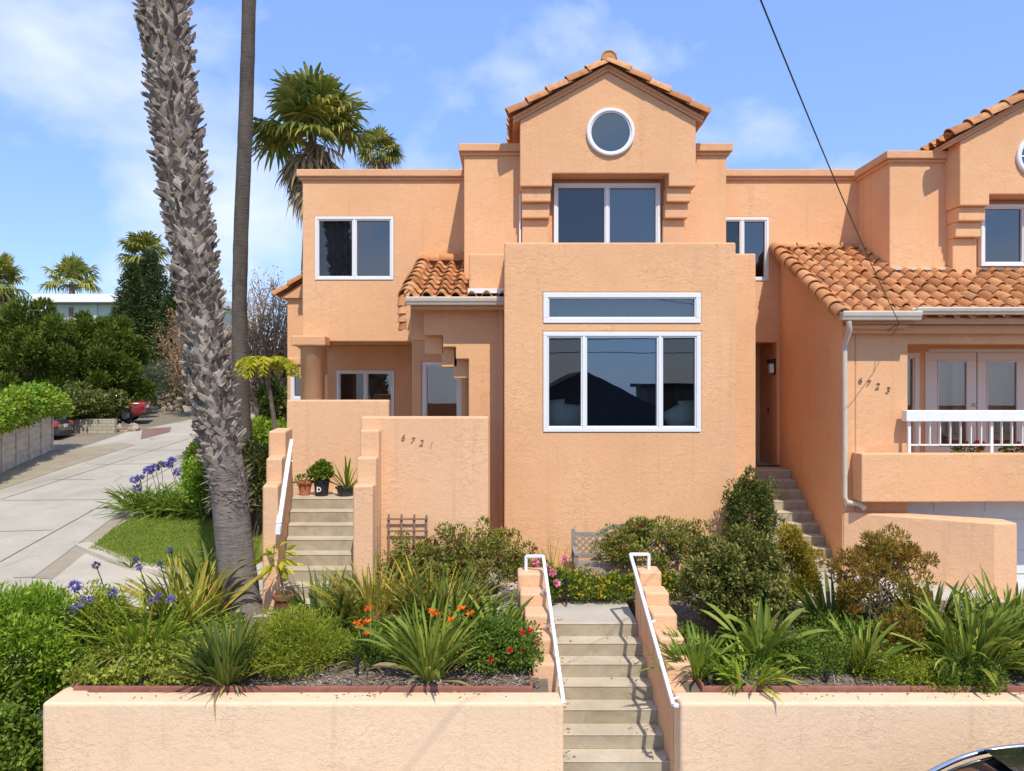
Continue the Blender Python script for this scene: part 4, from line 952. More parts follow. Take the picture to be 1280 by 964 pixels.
M['bark'] = plain('brown_bark', (.13, .10, .075), .95, .35, 8, .6)
M['pale_twig'] = plain('pale_twig', (.38, .31, .23), .9, .2, 10)
M['stalk'] = plain('green_stalk', (.10, .14, .04), .6, .2, 6)
M['dry_stalk'] = plain('dark_stalk', (.07, .065, .05), .7, .2, 6)
M['violet'] = island('violet_floret', [(.12, .10, .36), (.20, .17, .48), (.32, .28, .60)], .5, .3)
M['faded_violet'] = island('faded_floret', [(.09, .08, .13), (.14, .13, .22), (.2, .18, .3)], .6, .2)
M['orange'] = island('orange_petal', [(.80, .13, .01), (.90, .22, .02), (.95, .32, .04)], .5, .3)
M['red'] = island('red_petal', [(.55, .015, .015), (.75, .03, .03)], .5, .25)
M['maroon'] = island('maroon_bud', [(.14, .02, .02), (.26, .05, .04)], .6, .15)
M['pink'] = island('pink_petal', [(.80, .22, .36), (.88, .42, .50)], .5, .3)
M['yellow'] = island('yellow_petal', [(.80, .50, .02), (.88, .62, .05)], .5, .3)
M['white_petal'] = island('white_petal', [(.8, .78, .7), (.85, .85, .8)], .5, .3)
M['terracotta'] = plain('terracotta_pot', (.42, .15, .07), .8, .2, 7, .15)
M['glazed'] = plain('brown_glazed_pot', (.24, .095, .05), .35, .35, 6)

M['withered'] = island('withered_brown', [(.14, .09, .04), (.28, .20, .09), (.38, .32, .13)], .8, .15, 3)
def bz(px, d): return float(bedz(X(px, d), d))
def clump(name, lab, px, d, n, L, W, mat, cat='plant', group=None, z=None, **kw):
    b = (X(px, d), d, bz(px, d) if z is None else z); T = thing(name, lab, cat, b, group); m = MB(); straps(m, b, n, L, W, **kw); m.build('foliage', mat, T)
    if n > 40:
        k2 = {**kw, 'tilt': (30, 75), 'bend': (40, 90)}; m = MB(); straps(m, b, max(5, n // 11), L * .7, W * .8, **k2); m.build('withered_leaves', M['withered'], T)
    return T, b
def agapanthus_flower(T, base, tip, r=.075, mat='violet', stalk='stalk'):
    s = MB(); a = np.array(base, float); b = np.array(tip, float); t = np.linspace(0, 1, 6)[:, None]; q = a + (b - a) * t; q[:, 0] += .03 * np.sin(np.pi * t[:, 0])
    s.tube(q, .007, 5); so = s.build('flower_stalk', M[stalk], T)
    f = MB(); u = usphere(46); u[:, 2] = u[:, 2] * .8 + .1; leaves(f, b + u * r * .35, u + np.array((0, 0, .1)), r * .85, r * .42, .5); f.build('blossom', M[mat], so)

# ---------------- left bed, front to back
clump('flax_clump', 'dark spiky strap leaf clump in front of the big palm trunk', 285, 8.45, 200, .74, .034, M['strap_dark'], tilt=(5, 60), bend=(0, 40), r0=.18)
shrub('feathery_shrub', 'soft feathery light green mound beside the spiky clump and mulch', 'shrub', (X(368, 8.65), 8.65, bz(368, 8.65)), (X(368, 8.65), 8.7, bz(368, 8.65) + .20), (.58, .45, .42), 30, 420, .055, .011, M['feather'], updir=.6, low=-.1, flat=.2)
gc = MB(); x = rng.uniform(-4.98, -3.45, 9000); y = rng.uniform(8.27, 9.9, 9000); z = bedz(x, y) + rng.uniform(0, .28, 9000) * (.5 + .5 * np.sin(x * 5) * np.cos(y * 4)) + rng.uniform(0, .08, 9000)
leaves(gc, np.stack([x, y, z], 1), rng.normal(0, 1, (9000, 3)) + (0, -.2, .4), .06, .038); tag(gc.build('ground_cover', M['cover']), 'low light green ground cover in the left corner of the bed', 'ground cover', kind='stuff')
A1, b1 = clump('agapanthus', 'bright green agapanthus with purple flowers at the left end of the bed', 178, 9.35, 190, .85, .03, M['strap_bright'], tilt=(10, 70), bend=(20, 60), r0=.45)
A2, b2 = clump('agapanthus', 'yellow tipped agapanthus with blue flowers beside the palm trunk base', 236, 10.15, 120, .88, .055, M['strap_yellow'], tilt=(5, 60), bend=(10, 50), r0=.35)
for px, py, d, T, b, mat, r in ((94, 733, 9.3, A1, b1, 'violet', .095), (107, 752, 9.2, A1, b1, 'violet', .095), (93, 762, 9.1, A1, b1, 'violet', .085), (141, 741, 9.4, A1, b1, 'violet', .075), (120, 707, 9.6, A1, b1, 'faded_violet', .065), (191, 751, 9.5, A2, b2, 'violet', .07), (198, 745, 9.6, A2, b2, 'violet', .06), (214, 750, 9.6, A2, b2, 'violet', .08),
                              (174, 709, 9.9, A2, b2, 'violet', .06), (170, 699, 10, A2, b2, 'faded_violet', .05), (200, 705, 10, A2, b2, 'faded_violet', .05), (213, 688, 10.1, A2, b2, 'faded_violet', .06)):
    tip = P(px, py, d); agapanthus_flower(T, (tip[0] * .8 + b[0] * .2 + .03, d + .1, b[2] + .1), tip, r * .82, mat, 'dry_stalk' if 'faded' in mat else 'stalk')
clump('flax_clump', 'dark green strap leaf clump half behind the palm trunk', 262, 10.9, 60, .85, .055, M['strap_dark'], tilt=(5, 60), bend=(10, 50), r0=.25)
clump('papyrus', 'thin star headed papyrus between the agapanthus flowers', 150, 10.0, 24, .42, .016, M['strap_mid'], z=bz(150, 10) + .25, tilt=(20, 100), bend=(0, 30), r0=.03)
clump('papyrus', 'small star headed papyrus higher up near the lawn kerb', 163, 10.1, 26, .28, .016, M['strap_mid'], z=bz(160, 10.1) + .75, tilt=(20, 100), bend=(0, 30), r0=.02)
S = thing('clivia', 'dark clivia clump right of the leafy potted plant', 'plant', (X(405, 9.9), 9.9, bz(405, 9.9))); m = MB(); straps(m, (X(405, 9.9), 9.9, bz(405, 9.9)), 110, .78, .05, (5, 68), (10, 60), .3); m.build('foliage', M['strap_dark'], S)
clump('day_lily', 'tall yellowing strap leaves in front of the left steps', 468, 10.15, 190, .86, .028, M['strap_yellow'], tilt=(3, 42), bend=(10, 70), r0=.42)
clump('day_lily', 'dense yellow green strap leaves below the trellis', 545, 10.15, 190, .84, .028, M['strap_yellow'], tilt=(3, 45), bend=(10, 70), r0=.42)
clump('clivia', 'dark strap leaf clump behind the orange lilies', 560, 9.75, 120, .85, .042, M['strap_dark'], tilt=(5, 60), bend=(10, 55), r0=.35)
clump('clivia', 'arching strap leaf clump beside the left stepped cheek', 618, 9.45, 95, .74, .05, M['strap_mid'], tilt=(10, 75), bend=(10, 60), r0=.15)
clump('bird_of_paradise', 'large broad leaved clump standing in the bark mulch', 537, 8.55, 130, .90, .044, M['broad'], tilt=(3, 52), bend=(0, 60), r0=.13, fold=.6, prof=(.35, .45, 1, .75))
LL, lb_ = clump('orange_lily', 'small green lily with a cluster of orange blooms near the feathery mound', 458, 8.95, 55, .48, .03, M['strap_mid'], tilt=(15, 75), bend=(10, 60), r0=.2)
L2, lb2 = clump('orange_lily', 'small green lily with orange blooms by the stepped cheek', 578, 9.0, 45, .45, .03, M['strap_mid'], tilt=(15, 75), bend=(10, 60), r0=.2)
for T, b, px, py, d in ((LL, lb_, 461, 762, 8.9), (LL, lb_, 450, 785, 8.8), (LL, lb_, 459, 779, 8.8), (LL, lb_, 461, 793, 8.75), (LL, lb_, 447, 779, 8.85), (L2, lb2, 545, 770, 8.7), (L2, lb2, 577, 762, 8.75), (L2, lb2, 588, 768, 8.7), (L2, lb2, 565, 776, 8.6), (L2, lb2, 541, 766, 8.7)):
    tip = P(px, py, d); s = MB(); s.tube([b, (np.array(b) * .4 + tip * .6) + (0, 0, .06), tip], .008, 5); so = s.build('flower_stalk', M['stalk'], T)
    f = MB(); a = np.arange(12) * 2 * np.pi / 6 + rng.uniform(0, 1); d_ = np.stack([np.cos(a), np.sin(a) - .5, .5 + .3 * np.sin(a * 3)], 1); leaves(f, np.tile(tip, (12, 1)), d_, .075, .036, .3); f.build('blossom', M['orange'], so)
shrub('rose_bush', 'low red flowering rose bush beside the stepped cheek of the front steps', 'shrub', (X(625, 8.65), 8.65, bz(625, 8.65)), (X(625, 8.7), 8.75, bz(625, 8.7) + .22), (.48, .4, .33), 22, 220, .045, .028, M['cover_dark'], stem=(M['twig'], .008), flowers=(M['red'], 7, .035), low=-.3)

# shrubs against the numbered wall and along the bay
for lab, px, d, w_, h_, k in (('bronze green azalea with dark red buds beneath the trellis', 540, 10.95, .72, .60, 34), ('bronze green azalea with dark red buds beside the downspout', 615, 10.95, .58, .58, 30)):
    T = shrub('azalea', lab, 'shrub', (X(px, d), d, LZ), (X(px, d), d, LZ + .52), (w_, .40, h_), k + 12, 140, .052, .028, M['azalea'], .21, 'azaleas by the walls', (M['pale_twig'], .011, .05), .6, (M['maroon'], 34, .03), -.4, .08, nst=26, reach=(.5, 1.14))
T = shrub('azalea', 'loose twiggy azalea hanging over the timber bench', 'shrub', (X(820, 11.3), 11.3, LZ), (X(822, 11.3), 11.3, LZ + .72), (.85, .3, .46), 56, 170, .052, .028, M['azalea'], .22, 'azaleas by the walls', (M['pale_twig'], .012, .06), .6, (M['maroon'], 24, .028), -.7, .05, nst=22, reach=(.55, 1.1))
TV, b = clump('ornamental_grass', 'wispy grass behind the pink roses against the bay wall', 690, 11.5, 90, .75, .012, M['strap_yellow'], z=LZ, tilt=(2, 40), bend=(10, 60), r0=.3)
T = shrub('rose_bush', 'pink flowering rose bush behind the left front handrail', 'shrub', (X(675, 10.9), 10.9, LZ), (X(677, 10.9), 10.95, LZ + .30), (.42, .3, .32), 20, 160, .05, .03, M['shrub_mid'], stem=(M['twig'], .008))
for px, py in ((669, 703), (663, 713), (683, 709), (691, 716), (673, 712), (677, 717), (706, 699), (696, 729)):
    f = MB(); flower_ball(f, P(px, py, 10.62), .055, 40); f.build('blossom', M['pink'], T)
for lab, px, w_ in (('yellow flowering lantana at the head of the front steps on the left', 722, .45), ('yellow flowering lantana in the middle of the landing bed', 772, .45), ('yellow flowering lantana behind the right front handrail', 838, .48)):
    d = 11.1; T = shrub('lantana', lab, 'shrub', (X(px, d), d, LZ), (X(px, d), d, LZ + .16), (w_, .30, .26), 26, 150, .035, .022, M['shrub_mid'], .4, 'yellow lantanas in the landing bed', low=-.1)
    u = usphere(700); u = u[(u[:, 2] > -.1) & (u[:, 1] < .4)][:95]; pts = np.array((X(px, d), d, LZ + .17)) + u * np.array((w_ * 1.06, .36, .33)) * rng.uniform(.8, 1.08, (len(u), 1)); q = MB()
    for p in pts: flower_ball(q, p, .02, 9)
    o = q.build('blossom', M['yellow'], T); o['kind'] = 'stuff'
shrub('climbing_shrub', 'dense dark green climber growing up the right edge of the bay', 'shrub', (X(930, 11.8), 11.8, LZ), (X(940, 11.7), 11.75, LZ + 1.06), (.47, .35, .80), 70, 160, .05, .024, M['shrub_dark'], .23, stem=(M['twig'], .014), low=-.9, reach=(.5, .95))
shrub('pittosporum', 'large round dark glossy shrub beside the right front steps', 'shrub', (X(912, 9.7), 9.7, bz(912, 9.7)), (X(920, 9.7), 9.75, bz(915, 9.7) + .68), (.64, .55, .64), 85, 190, .062, .034, M['shrub_olive'], .22, stem=(M['bark'], .02), low=-.6, flat=.8, reach=(.55, 1.0))
shrub('golden_shrub', 'yellow gold shrub in front of the right narrow steps', 'shrub', (X(985, 10.3), 10.3, bz(985, 10.3)), (X(988, 10.3), 10.3, bz(985, 10.3) + .66), (.36, .32, .50), 46, 210, .06, .020, M['gold'], .25, stem=(M['pale_twig'], .012), updir=.8, low=-.7, nst=14, fill=.06, reach=(.6, 1.05))
shrub('golden_shrub', 'taller gold and bronze shrub in front of the angled wing wall', 'shrub', (X(1092, 9.7), 9.7, bz(1092, 9.7)), (X(1098, 9.7), 9.7, bz(1092, 9.7) + .74), (.66, .42, .56), 78, 110, .07, .019, M['gold_red'], .15, stem=(M['twig'], .015), updir=1.0, low=-.7, nst=30, fill=.04, reach=(.5, 1.12))
shrub('golden_shrub', 'small bronze tipped shrub low between the ground cover mounds', 'shrub', (X(1128, 9.0), 9.0, bz(1128, 9.0)), (X(1128, 9.0), 9.0, bz(1128, 9.0) + .30), (.22, .2, .30), 16, 120, .055, .016, M['gold_red'], .4, updir=1, stem=(M['twig'], .01))
clump('clivia', 'green strap leaf clump beside the right stepped cheek', 872, 8.65, 110, .56, .036, M['strap_mid'], tilt=(5, 70), bend=(10, 60), r0=.18)
clump('canna', 'upright broad leaved canna in front of the dark glossy shrub', 950, 8.95, 50, .80, .075, M['broad'], tilt=(3, 50), bend=(5, 85), r0=.15, fold=.5, prof=(.25, .5, 1, .8))
clump('clivia', 'bright green strap leaf clump at the right edging board', 935, 8.5, 110, .42, .035, M['strap_bright'], tilt=(10, 75), bend=(10, 70), r0=.32)
clump('flax_clump', 'dark strap leaf clump between the two golden shrubs', 1038, 9.9, 55, .8, .06, M['strap_dark'], tilt=(15, 65), bend=(0, 40), r0=.15)
clump('bird_of_paradise', 'slender paddle leaved plant in the middle of the right bed', 1077, 8.75, 50, .66, .048, M['broad'], tilt=(4, 50), bend=(0, 60), r0=.1, fold=.6, prof=(.3, .5, 1, .8))
clump('bird_of_paradise', 'big paddle leaved clump at the right end of the bed', 1212, 8.75, 170, .86, .048, M['broad'], tilt=(3, 60), bend=(5, 75), r0=.26, fold=.6, prof=(.35, .45, 1, .75))
clump('bird_of_paradise', 'big paddle leaved clump leaning out past the wing wall', 1262, 9.3, 150, .90, .048, M['broad'], tilt=(3, 62), bend=(5, 75), r0=.26, fold=.6, prof=(.35, .45, 1, .75))
clump('flax_clump', 'dark strap leaf clump behind the big paddle leaves', 1160, 9.7, 70, .85, .06, M['strap_dark'], tilt=(5, 55), bend=(0, 40), r0=.25)
clump('clivia', 'low strap leaf clump at the far right corner of the bed', 1288, 8.6, 60, .5, .045, M['strap_mid'], tilt=(10, 75), bend=(10, 60), r0=.2)
for px, d, w_, h_, lab in ((1010, 8.9, .60, .34, 'matted green ground cover mound right of the canna'), (1120, 8.65, .55, .26, 'matted green ground cover mound along the edging board'), (1195, 8.55, .42, .2, 'thin green ground cover mound under the paddle leaves')):
    m = MB(); c = np.array((X(px, d), d, bz(px, d) + .02)); n = 9500
    for q in range(14):
        u = rng.uniform(-1, 1, 2); cc = c + np.array((u[0] * w_ * .75, u[1] * .32, h_ * .35)); blob(m, cc, np.array((w_ * .4, .22, h_ * rng.uniform(.5, 1))), n // 14, .032, .022, .2, .5)
    tag(m.build('ground_cover', M['cover_dark' if px != 1120 else 'feather'], loc=tuple(c)), lab, 'ground cover', kind='stuff')
m = MB(); n = 2600; x = rng.uniform(-3.4, -1.7, n); y = rng.uniform(8.9, 9.9, n); leaves(m, np.stack([x, y, bedz(x, y) + rng.uniform(0, .09, n)], 1), rng.normal(0, 1, (n, 3)) + (0, 0, .8), .07, .016); tag(m.build('ground_cover', M['cover']), 'low grassy ground cover around the potted plant and palm', 'ground cover', kind='stuff')

for px, d, w_, h_, lab, mt in ((1050, 9.5, .7, .26, 'dull green ground cover under the taller gold and bronze shrub', 'cover_dark'), (900, 9.1, .55, .22, 'shaded ground cover under the round glossy shrub', 'cover_dark'), (1265, 8.9, .5, .22, 'ground cover at the far right end of the bed', 'feather'), (1170, 9.2, .6, .3, 'tangled green ground cover behind the paddle leaves', 'cover'), (480, 9.3, .55, .22, 'low green fringe under the tall yellowing strap leaves', 'cover_dark'), (610, 9.2, .5, .24, 'low leafy cover behind the red rose bush', 'cover_dark')):
    m = MB(); c = np.array((X(px, d), d, bz(px, d) + .02))
    for q in range(14):
        u = rng.uniform(-1, 1, 2); cc = c + np.array((u[0] * w_ * .8, u[1] * .36, h_ * .3)); blob(m, cc, np.array((w_ * .4, .26, h_ * rng.uniform(.5, 1))), 420, .045, .026, .2, .5)
    tag(m.build('ground_cover', M[mt], loc=tuple(c)), lab, 'ground cover', kind='stuff')
# bushes outside the end of the retaining wall
gz_ = lambda y: float(hill(y))
shrub('hedge_bush', 'tall bright green leafy bush at the left end of the retaining wall', 'shrub', (-6.1, 8.9, gz_(8.9)), (-5.95, 8.95, ZC - 3.25), (.86, .8, .92), 95, 170, .085, .03, M['shrub_bright'], .24, stem=(M['bark'], .03), updir=.6, low=-.9)
shrub('hedge_bush', 'dark round leaved bush low at the bottom left corner', 'shrub', (-5.35, 7.85, gz_(7.8)), (-5.5, 7.95, ZC - 4.0), (.50, .5, .62), 44, 220, .055, .05, M['shrub_mid'], .36, stem=(M['bark'], .03), low=-.9)
shrub('hedge_bush', 'yellow green fern leaved bush between agapanthus and tall bush', 'shrub', (-5.25, 9.6, gz_(9.6)), (-5.2, 9.55, ZC - 3.0), (.42, .45, .42), 32, 200, .06, .022, M['feather'], .4, stem=(M['bark'], .02), low=-.9)
shrub('hedge_bush', 'shadowed green bush filling the slope below the tall bush', 'shrub', (-6.4, 8.1, gz_(8.1)), (-6.2, 8.2, ZC - 3.75), (.75, .55, .85), 50, 200, .08, .035, M['shrub_mid'], .36, stem=(M['bark'], .03), low=-.9)

# ---------------- beside the lawn
xs_ag = ((178, 18.6), (205, 18.4), (232, 18.3), (262, 18.0))
for i, (px, d) in enumerate(xs_ag):
    T, b = clump('agapanthus', ['leftmost of the agapanthus clumps edging the far side of the lawn', 'second agapanthus clump from the alley behind the lawn', 'third agapanthus clump behind the lawn left of the palm', 'agapanthus clump right behind the palm trunk at the lawn edge'][i], px, d, 150, .80, .05, M['strap_mid'], group='agapanthus row behind the lawn', z=gz_(d) + .1, tilt=(15, 80), bend=(20, 70), r0=.45)
    for px2, py2 in ([(168, 600), (175, 598), (184, 589), (171, 611)], [(188, 587), (194, 585), (201, 582)], [(212, 580), (214, 577), (222, 590)], [(240, 582)])[i]:
        agapanthus_flower(T, (b[0] + .05 * (px2 - px) / 6, d, b[2] + .2), P(px2, py2, d), .115, 'violet' if py2 > 583 or px2 > 205 else 'faded_violet', 'dry_stalk')
for lab, px, py, d, w_, h_, mat in (('rounded dark green shrub left of the palm trunk', 256, 572, 19.5, .42, .55, 'shrub_mid'), ('lime green hedge shrub between the palm and the left steps', 322, 560, 18.0, .95, .75, 'shrub_bright'), ('yellow green shrub just behind the palm trunk', 262, 603, 17.6, .6, .6, 'shrub_bright'), ('deep green shrub against the left stair cheek', 318, 600, 16.0, .55, .9, 'shrub_dark')):
    c = P(px, py, d); shrub('hedge_shrub', lab, 'shrub', (c[0], d, gz_(d)), c, (w_, .6, h_), 30, 200, .09, .05, M[mat], .36, stem=(M['bark'], .02), low=-.8)
clump('flax_clump', 'dark green strap leaf clump in the gap beside the left stair cheek', 320, 14.0, 70, .95, .06, M['strap_dark'], z=gz_(14.0), tilt=(5, 70), bend=(10, 70), r0=.3)
clump('flax_clump', 'shaded strap leaf clump behind the base of the palm', 316, 12.2, 50, .8, .055, M['strap_dark'], z=LZ - .3, tilt=(5, 70), bend=(10, 70), r0=.3)

# ---------------- pots
def pot(name, lab, x, y, z, r, h, mat, taper=.72, rim=.02):
    T = thing(name, lab, 'pot', (x, y, z)); m = MB(); lathe(m, [(.0, z + .002), (r * taper, z + .002), (r * .97, z + h * .82), (r + rim, z + h * .83), (r + rim, z + h), (r - .015, z + h), (r - .02, z + h - .05)], x, y, 28); m.build('body', mat, T, smooth=False)
    m = MB(); a = np.linspace(0, 2 * np.pi, 28, endpoint=False); m.add(np.stack([x + (r - .018) * np.cos(a), y + (r - .018) * np.sin(a), np.full(28, z + h - .04)], 1), [tuple(range(28))]); m.build('potting_soil', M['soil'], T); return T, z + h - .04
d = 12.55; T, t = pot('flower_pot', 'small terracotta pot with a low leafy plant on the upper landing', X(381, d), d, FL, .115, .24, M['terracotta'])
S = thing('potted_plant', 'sparse small plant growing in the terracotta landing pot', 'plant', (X(381, d), d, t)); m = MB(); blob(m, (X(381, d), d, t + .05), (.16, .14, .08), 130, .07, .035); m.build('foliage', M['shrub_mid'], S)
d = 12.5; T, t = pot('flower_pot', 'black plastic pot with a white emblem on the upper landing', X(402, d), d, FL, .13, .27, M['black'], .8, .01)
e = MB(); a = np.linspace(0, 2 * np.pi, 24, endpoint=False)
for rr, c_ in ((.036, 0),):
    yy = d - .128; V = np.concatenate([np.stack([X(402, d) - .01 + q * np.cos(a), np.full(24, yy - .006), FL + .12 + q * 1.1 * np.sin(a)], 1) for q in (rr, rr * .55)]); i = np.arange(24); e.add(V, np.stack([i, (i + 1) % 24, 24 + (i + 1) % 24, 24 + i], 1))
e.box(X(402, d) - .045, X(402, d) - .03, yy - .008, yy + .02, FL + .075, FL + .165); e.build('emblem', M['white'], T)
shrub('potted_shrub', 'dense dark green jade plant growing in the black landing pot', 'plant', (X(402, d), d, t), (X(402, d), d, t + .17), (.19, .17, .17), 20, 110, .045, .04, M['shrub_mid'], .4, low=-.5)
d = 12.5; T, t = pot('flower_pot', 'low dark bowl with an aloe on the upper landing', X(432, d), d, FL, .15, .15, M['dark_metal'], .8)
S = thing('aloe', 'spiky aloe rosette growing in the dark bowl', 'plant', (X(434, d), d, t)); m = MB(); straps(m, (X(434, d), d, t), 26, .55, .04, (0, 70), (0, 40), .05, fold=.6); m.build('foliage', M['strap_mid'], S)
d = 10.3; zf = LZ - .01; T, t = pot('flower_pot', 'brown glazed pot at the foot of the left steps', X(357, d), d, zf, .155, .33, M['glazed'], .78)
S = thing('potted_tree', 'thin stemmed plant with yellow green leaves in the brown glazed pot', 'plant', (X(355, d), d, t)); m = MB(); tp = P(347, 700, d); m.tube([(X(356, d), d, t), (X(352, d), d, t + .2), tp], .012, 6); m.build('stem', M['twig'], S)
m = MB(); n = 44; u = usphere(n); u[:, 2] = u[:, 2] * .5 + .1; leaves(m, tp + u * (.1, .1, .1) + rng.normal(0, .05, (n, 3)) * (1, 1, 1.6), u + (0, 0, -.35), .20, .075, .4); m.build('foliage', M['fern'], S)
d = 10.75; T, t = pot('flower_bowl', 'pale low concrete bowl of succulents in front of the azaleas', X(600, d), d, LZ - .01, .30, .24, M['path'], .6)
S = thing('succulent', 'grey green succulents growing in the pale concrete bowl', 'plant', (X(600, d), d, t)); m = MB(); 
for q in range(7): straps(m, (X(600, d) + rng.uniform(-.2, .2), d + rng.uniform(-.12, .12), t), 16, .16, .03, (10, 80), (0, 20), .02)
m.build('foliage', M['blue_shrub'], S)
for px, n_ in ((1210, 0), (1270, 1)):
    d = 12.75; S = thing('geranium', ['red geranium behind the balcony railing under the door knob', 'red geranium behind the balcony railing at the right edge'][n_], 'plant', (X(px, d), d, bz0 + .3)); zz = Z(563, d)
    m = MB(); m.tube([(X(px, d), d, bz0 + .3), (X(px, d), d, zz)], .015, 6); m.build('stem', M['stalk'], S); m = MB(); blob(m, (X(px, d), d, zz), (.25, .15, .12), 260, .06, .05); m.build('foliage', M['shrub_mid'], S)
    for k in range(6): f = MB(); flower_ball(f, (X(px, d) + rng.uniform(-.22, .22), d - .08, zz + rng.uniform(.02, .18)), .045, 26); f.build('blossom', M['red'], S)

# ================================================================== PALMS
def rings_mat(name, col, sc_=28):
    t = NT(name); v = t.coord()
    wv = t.noise(sc_ / 10, 5, .65, t.mapping(v, (1.2, 1.2, 9)), dist=.5)
    n = t.noise(2.2, 6, .7, t.mapping(v, (1.6, 1.6, .6))); f = t.noise(26, 4, .7, t.mapping(v, (2.5, 2.5, .8)))
    h = t.math('ADD', t.math('MULTIPLY', wv, .9), t.math('MULTIPLY', f, .35))
    c = t.ramp(t.math('ADD', t.math('MULTIPLY', n, .6), t.math('MULTIPLY', h, .35)), [(.38, [x * .42 for x in col]), (.66, col), (.85, [x * 1.6 for x in col])])
    return t.bsdf(c, .95, h, .9, .03, spec=.1)
M['trunk_grey'] = rings_mat('grey_ringed_trunk', (.30, .25, .21))
M['trunk_dark'] = rings_mat('dark_ringed_trunk', (.155, .128, .105), 40)
def boot_mat():
    t = NT('dry_leaf_base'); v = t.coord()
    g = t.n('ShaderNodeNewGeometry').outputs['Random Per Island']
    c = t.ramp(g, [(0, (.17, .135, .10)), (.35, (.26, .21, .165)), (.7, (.35, .29, .235)), (1, (.46, .395, .33))])
    f = t.noise(14, 5, .7, t.mapping(v, (4, 4, .8))); c = t.mix(t.math('MULTIPLY', t.ramp(f, [(.42, (0, 0, 0)), (.65, (1, 1, 1))]), .35), c, (.11, .083, .06))
    return t.bsdf(c, .95, f, .7, .012, spec=.1)
M['boot'] = boot_mat()

def fan_leaf(mb, base, az, el, pl, fr, mi=0, droop=.5, nseg=20, spread=120):
    d = np.array((math.cos(az) * math.cos(el), math.sin(az) * math.cos(el), math.sin(el))); side = np.array((-math.sin(az), math.cos(az), 0.)); nn = np.cross(side, d)
    nn = -nn if nn[2] < 0 else nn
    hub = base + d * pl - np.array((0, 0, 1)) * pl * .12
    mb.bar(base, hub, .05 * fr / .9, .02, mi=mi)
    a = np.radians(np.linspace(-spread, spread, nseg)) + rng.normal(0, .04, nseg)
    L = fr * (1 - .25 * (np.abs(a) / math.pi)) * rng.uniform(.82, 1.1, nseg); w_ = fr * .115
    dd = np.outer(np.cos(a), d) + np.outer(np.sin(a), side) - np.outer(np.abs(np.sin(a)) * .25, nn) * droop
    dd = nrm(dd); ss = nrm(np.cross(dd, nn)); kk = np.cross(ss, dd)
    p0 = hub + dd * .02; p1 = hub + dd * (L * .55)[:, None]; p2 = p1 + (dd * (L * .3)[:, None] - np.array((0, 0, 1)) * (L * .3 * droop)[:, None] * rng.uniform(.4, 1.3, (nseg, 1))); p3 = p2 + (dd * .08 - np.array((0, 0, 1)) * .22 * droop * rng.uniform(.3, 1.5, (nseg, 1))) * fr
    V = np.stack([p0, p1 - ss * w_ / 2 + kk * w_ * .15, p1 - kk * w_ * .12, p1 + ss * w_ / 2 + kk * w_ * .15, p2 - ss * w_ * .22, p2 + ss * w_ * .22, p3], 1).reshape(-1, 3)
    F = np.arange(nseg)[:, None] * 7
    mb.add(V, np.concatenate([F + np.array([[0, 1, 2]]), F + np.array([[0, 2, 3]]), F + np.array([[4, 6, 5]])]), mi); mb.n -= len(V); mb.V.pop(); mb.add(V, F + np.array([[1, 4, 5, 2]]), mi); mb.n -= len(V); mb.V.pop(); mb.add(V, np.concatenate([F + np.array([[2, 5, 3]])]), mi)
def crown(parent, top, fr, n=42, dead=26, pl=None, skirt=.9, el=(-25, 85)):
    top = np.array(top, float); pl = pl or fr * 1.0; g = MB()
    for i in range(n):
        e = R(rng.uniform(*el)); fan_leaf(g, top + (0, 0, rng.uniform(-.1, .2) * fr), rng.uniform(0, 6.283), e, pl * rng.uniform(.75, 1.1), fr * rng.uniform(.85, 1.1), droop=.35 + .5 * (1 - e / 1.5))
    g.build('crown', M['palm'], parent); b = MB()
    for i in range(dead): fan_leaf(b, top - (0, 0, rng.uniform(.02, skirt) * fr), rng.uniform(0, 6.283), R(rng.uniform(-82, -25)), pl * rng.uniform(.5, .9), fr * rng.uniform(.7, 1), droop=.9, nseg=14)
    if dead: b.build('dead_fronds', M['palm_dead'], parent)
# big shaggy palm in front
pd = 10.6
trk = [(805, 306, 84), (775, 303, 66), (750, 300.5, 48), (700, 295, 45), (650, 290, 44), (600, 285.5, 43), (560, 276, 47), (500, 266, 49), (400, 252, 48), (300, 239, 50), (200, 226, 52), (100, 213, 53), (0, 203, 55), (-120, 190, 55), (-300, 176, 52), (-900, 140, 42), (-1500, 120, 38)]
T = thing('palm_tree', 'thick shaggy palm trunk covered in grey criss-cross leaf bases in the front bed', 'palm', (X(303, pd), pd, bz(303, pd)))
ctr = np.array([P(x, y, pd) for y, x, w_ in trk]); wid = np.array([w_ for _, _, w_ in trk]) * pd / K / 2
s = np.concatenate([[0], np.cumsum(np.linalg.norm(np.diff(ctr, axis=0), axis=1))]); ss = np.linspace(0, s[-1], 160)
cc = np.stack([np.interp(ss, s, ctr[:, k]) for k in range(3)], 1)
for _ in range(3): cc[1:-1] = (cc[:-2] + 2 * cc[1:-1] + cc[2:]) / 4
ww = np.interp(ss, s, wid); m = MB(); sb = s[6]
m.tube(cc, ww * np.where(ss > sb - .1, .86, 1.0), 36, jitter=.012); m.build('trunk', M['trunk_grey'], T, smooth=True)
m = MB()
for k in range(46):                                  # fibrous root skirt
    a = rng.uniform(0, 6.283); o = np.array((math.cos(a), math.sin(a), 0)); b0 = ctr[1] + o * (wid[2] + .01) + (0, 0, .12); b1 = ctr[0] + o * (wid[0] * rng.uniform(.9, 1.1)) - (0, 0, -.12); m.tube([b0, (b0 + b1) / 2 - o * .03, b1], [.012, .016, .006], 5)
m.build('root_flare', M['trunk_grey'], T, smooth=True)
m = MB(); z_ = sb - .25; i = 0
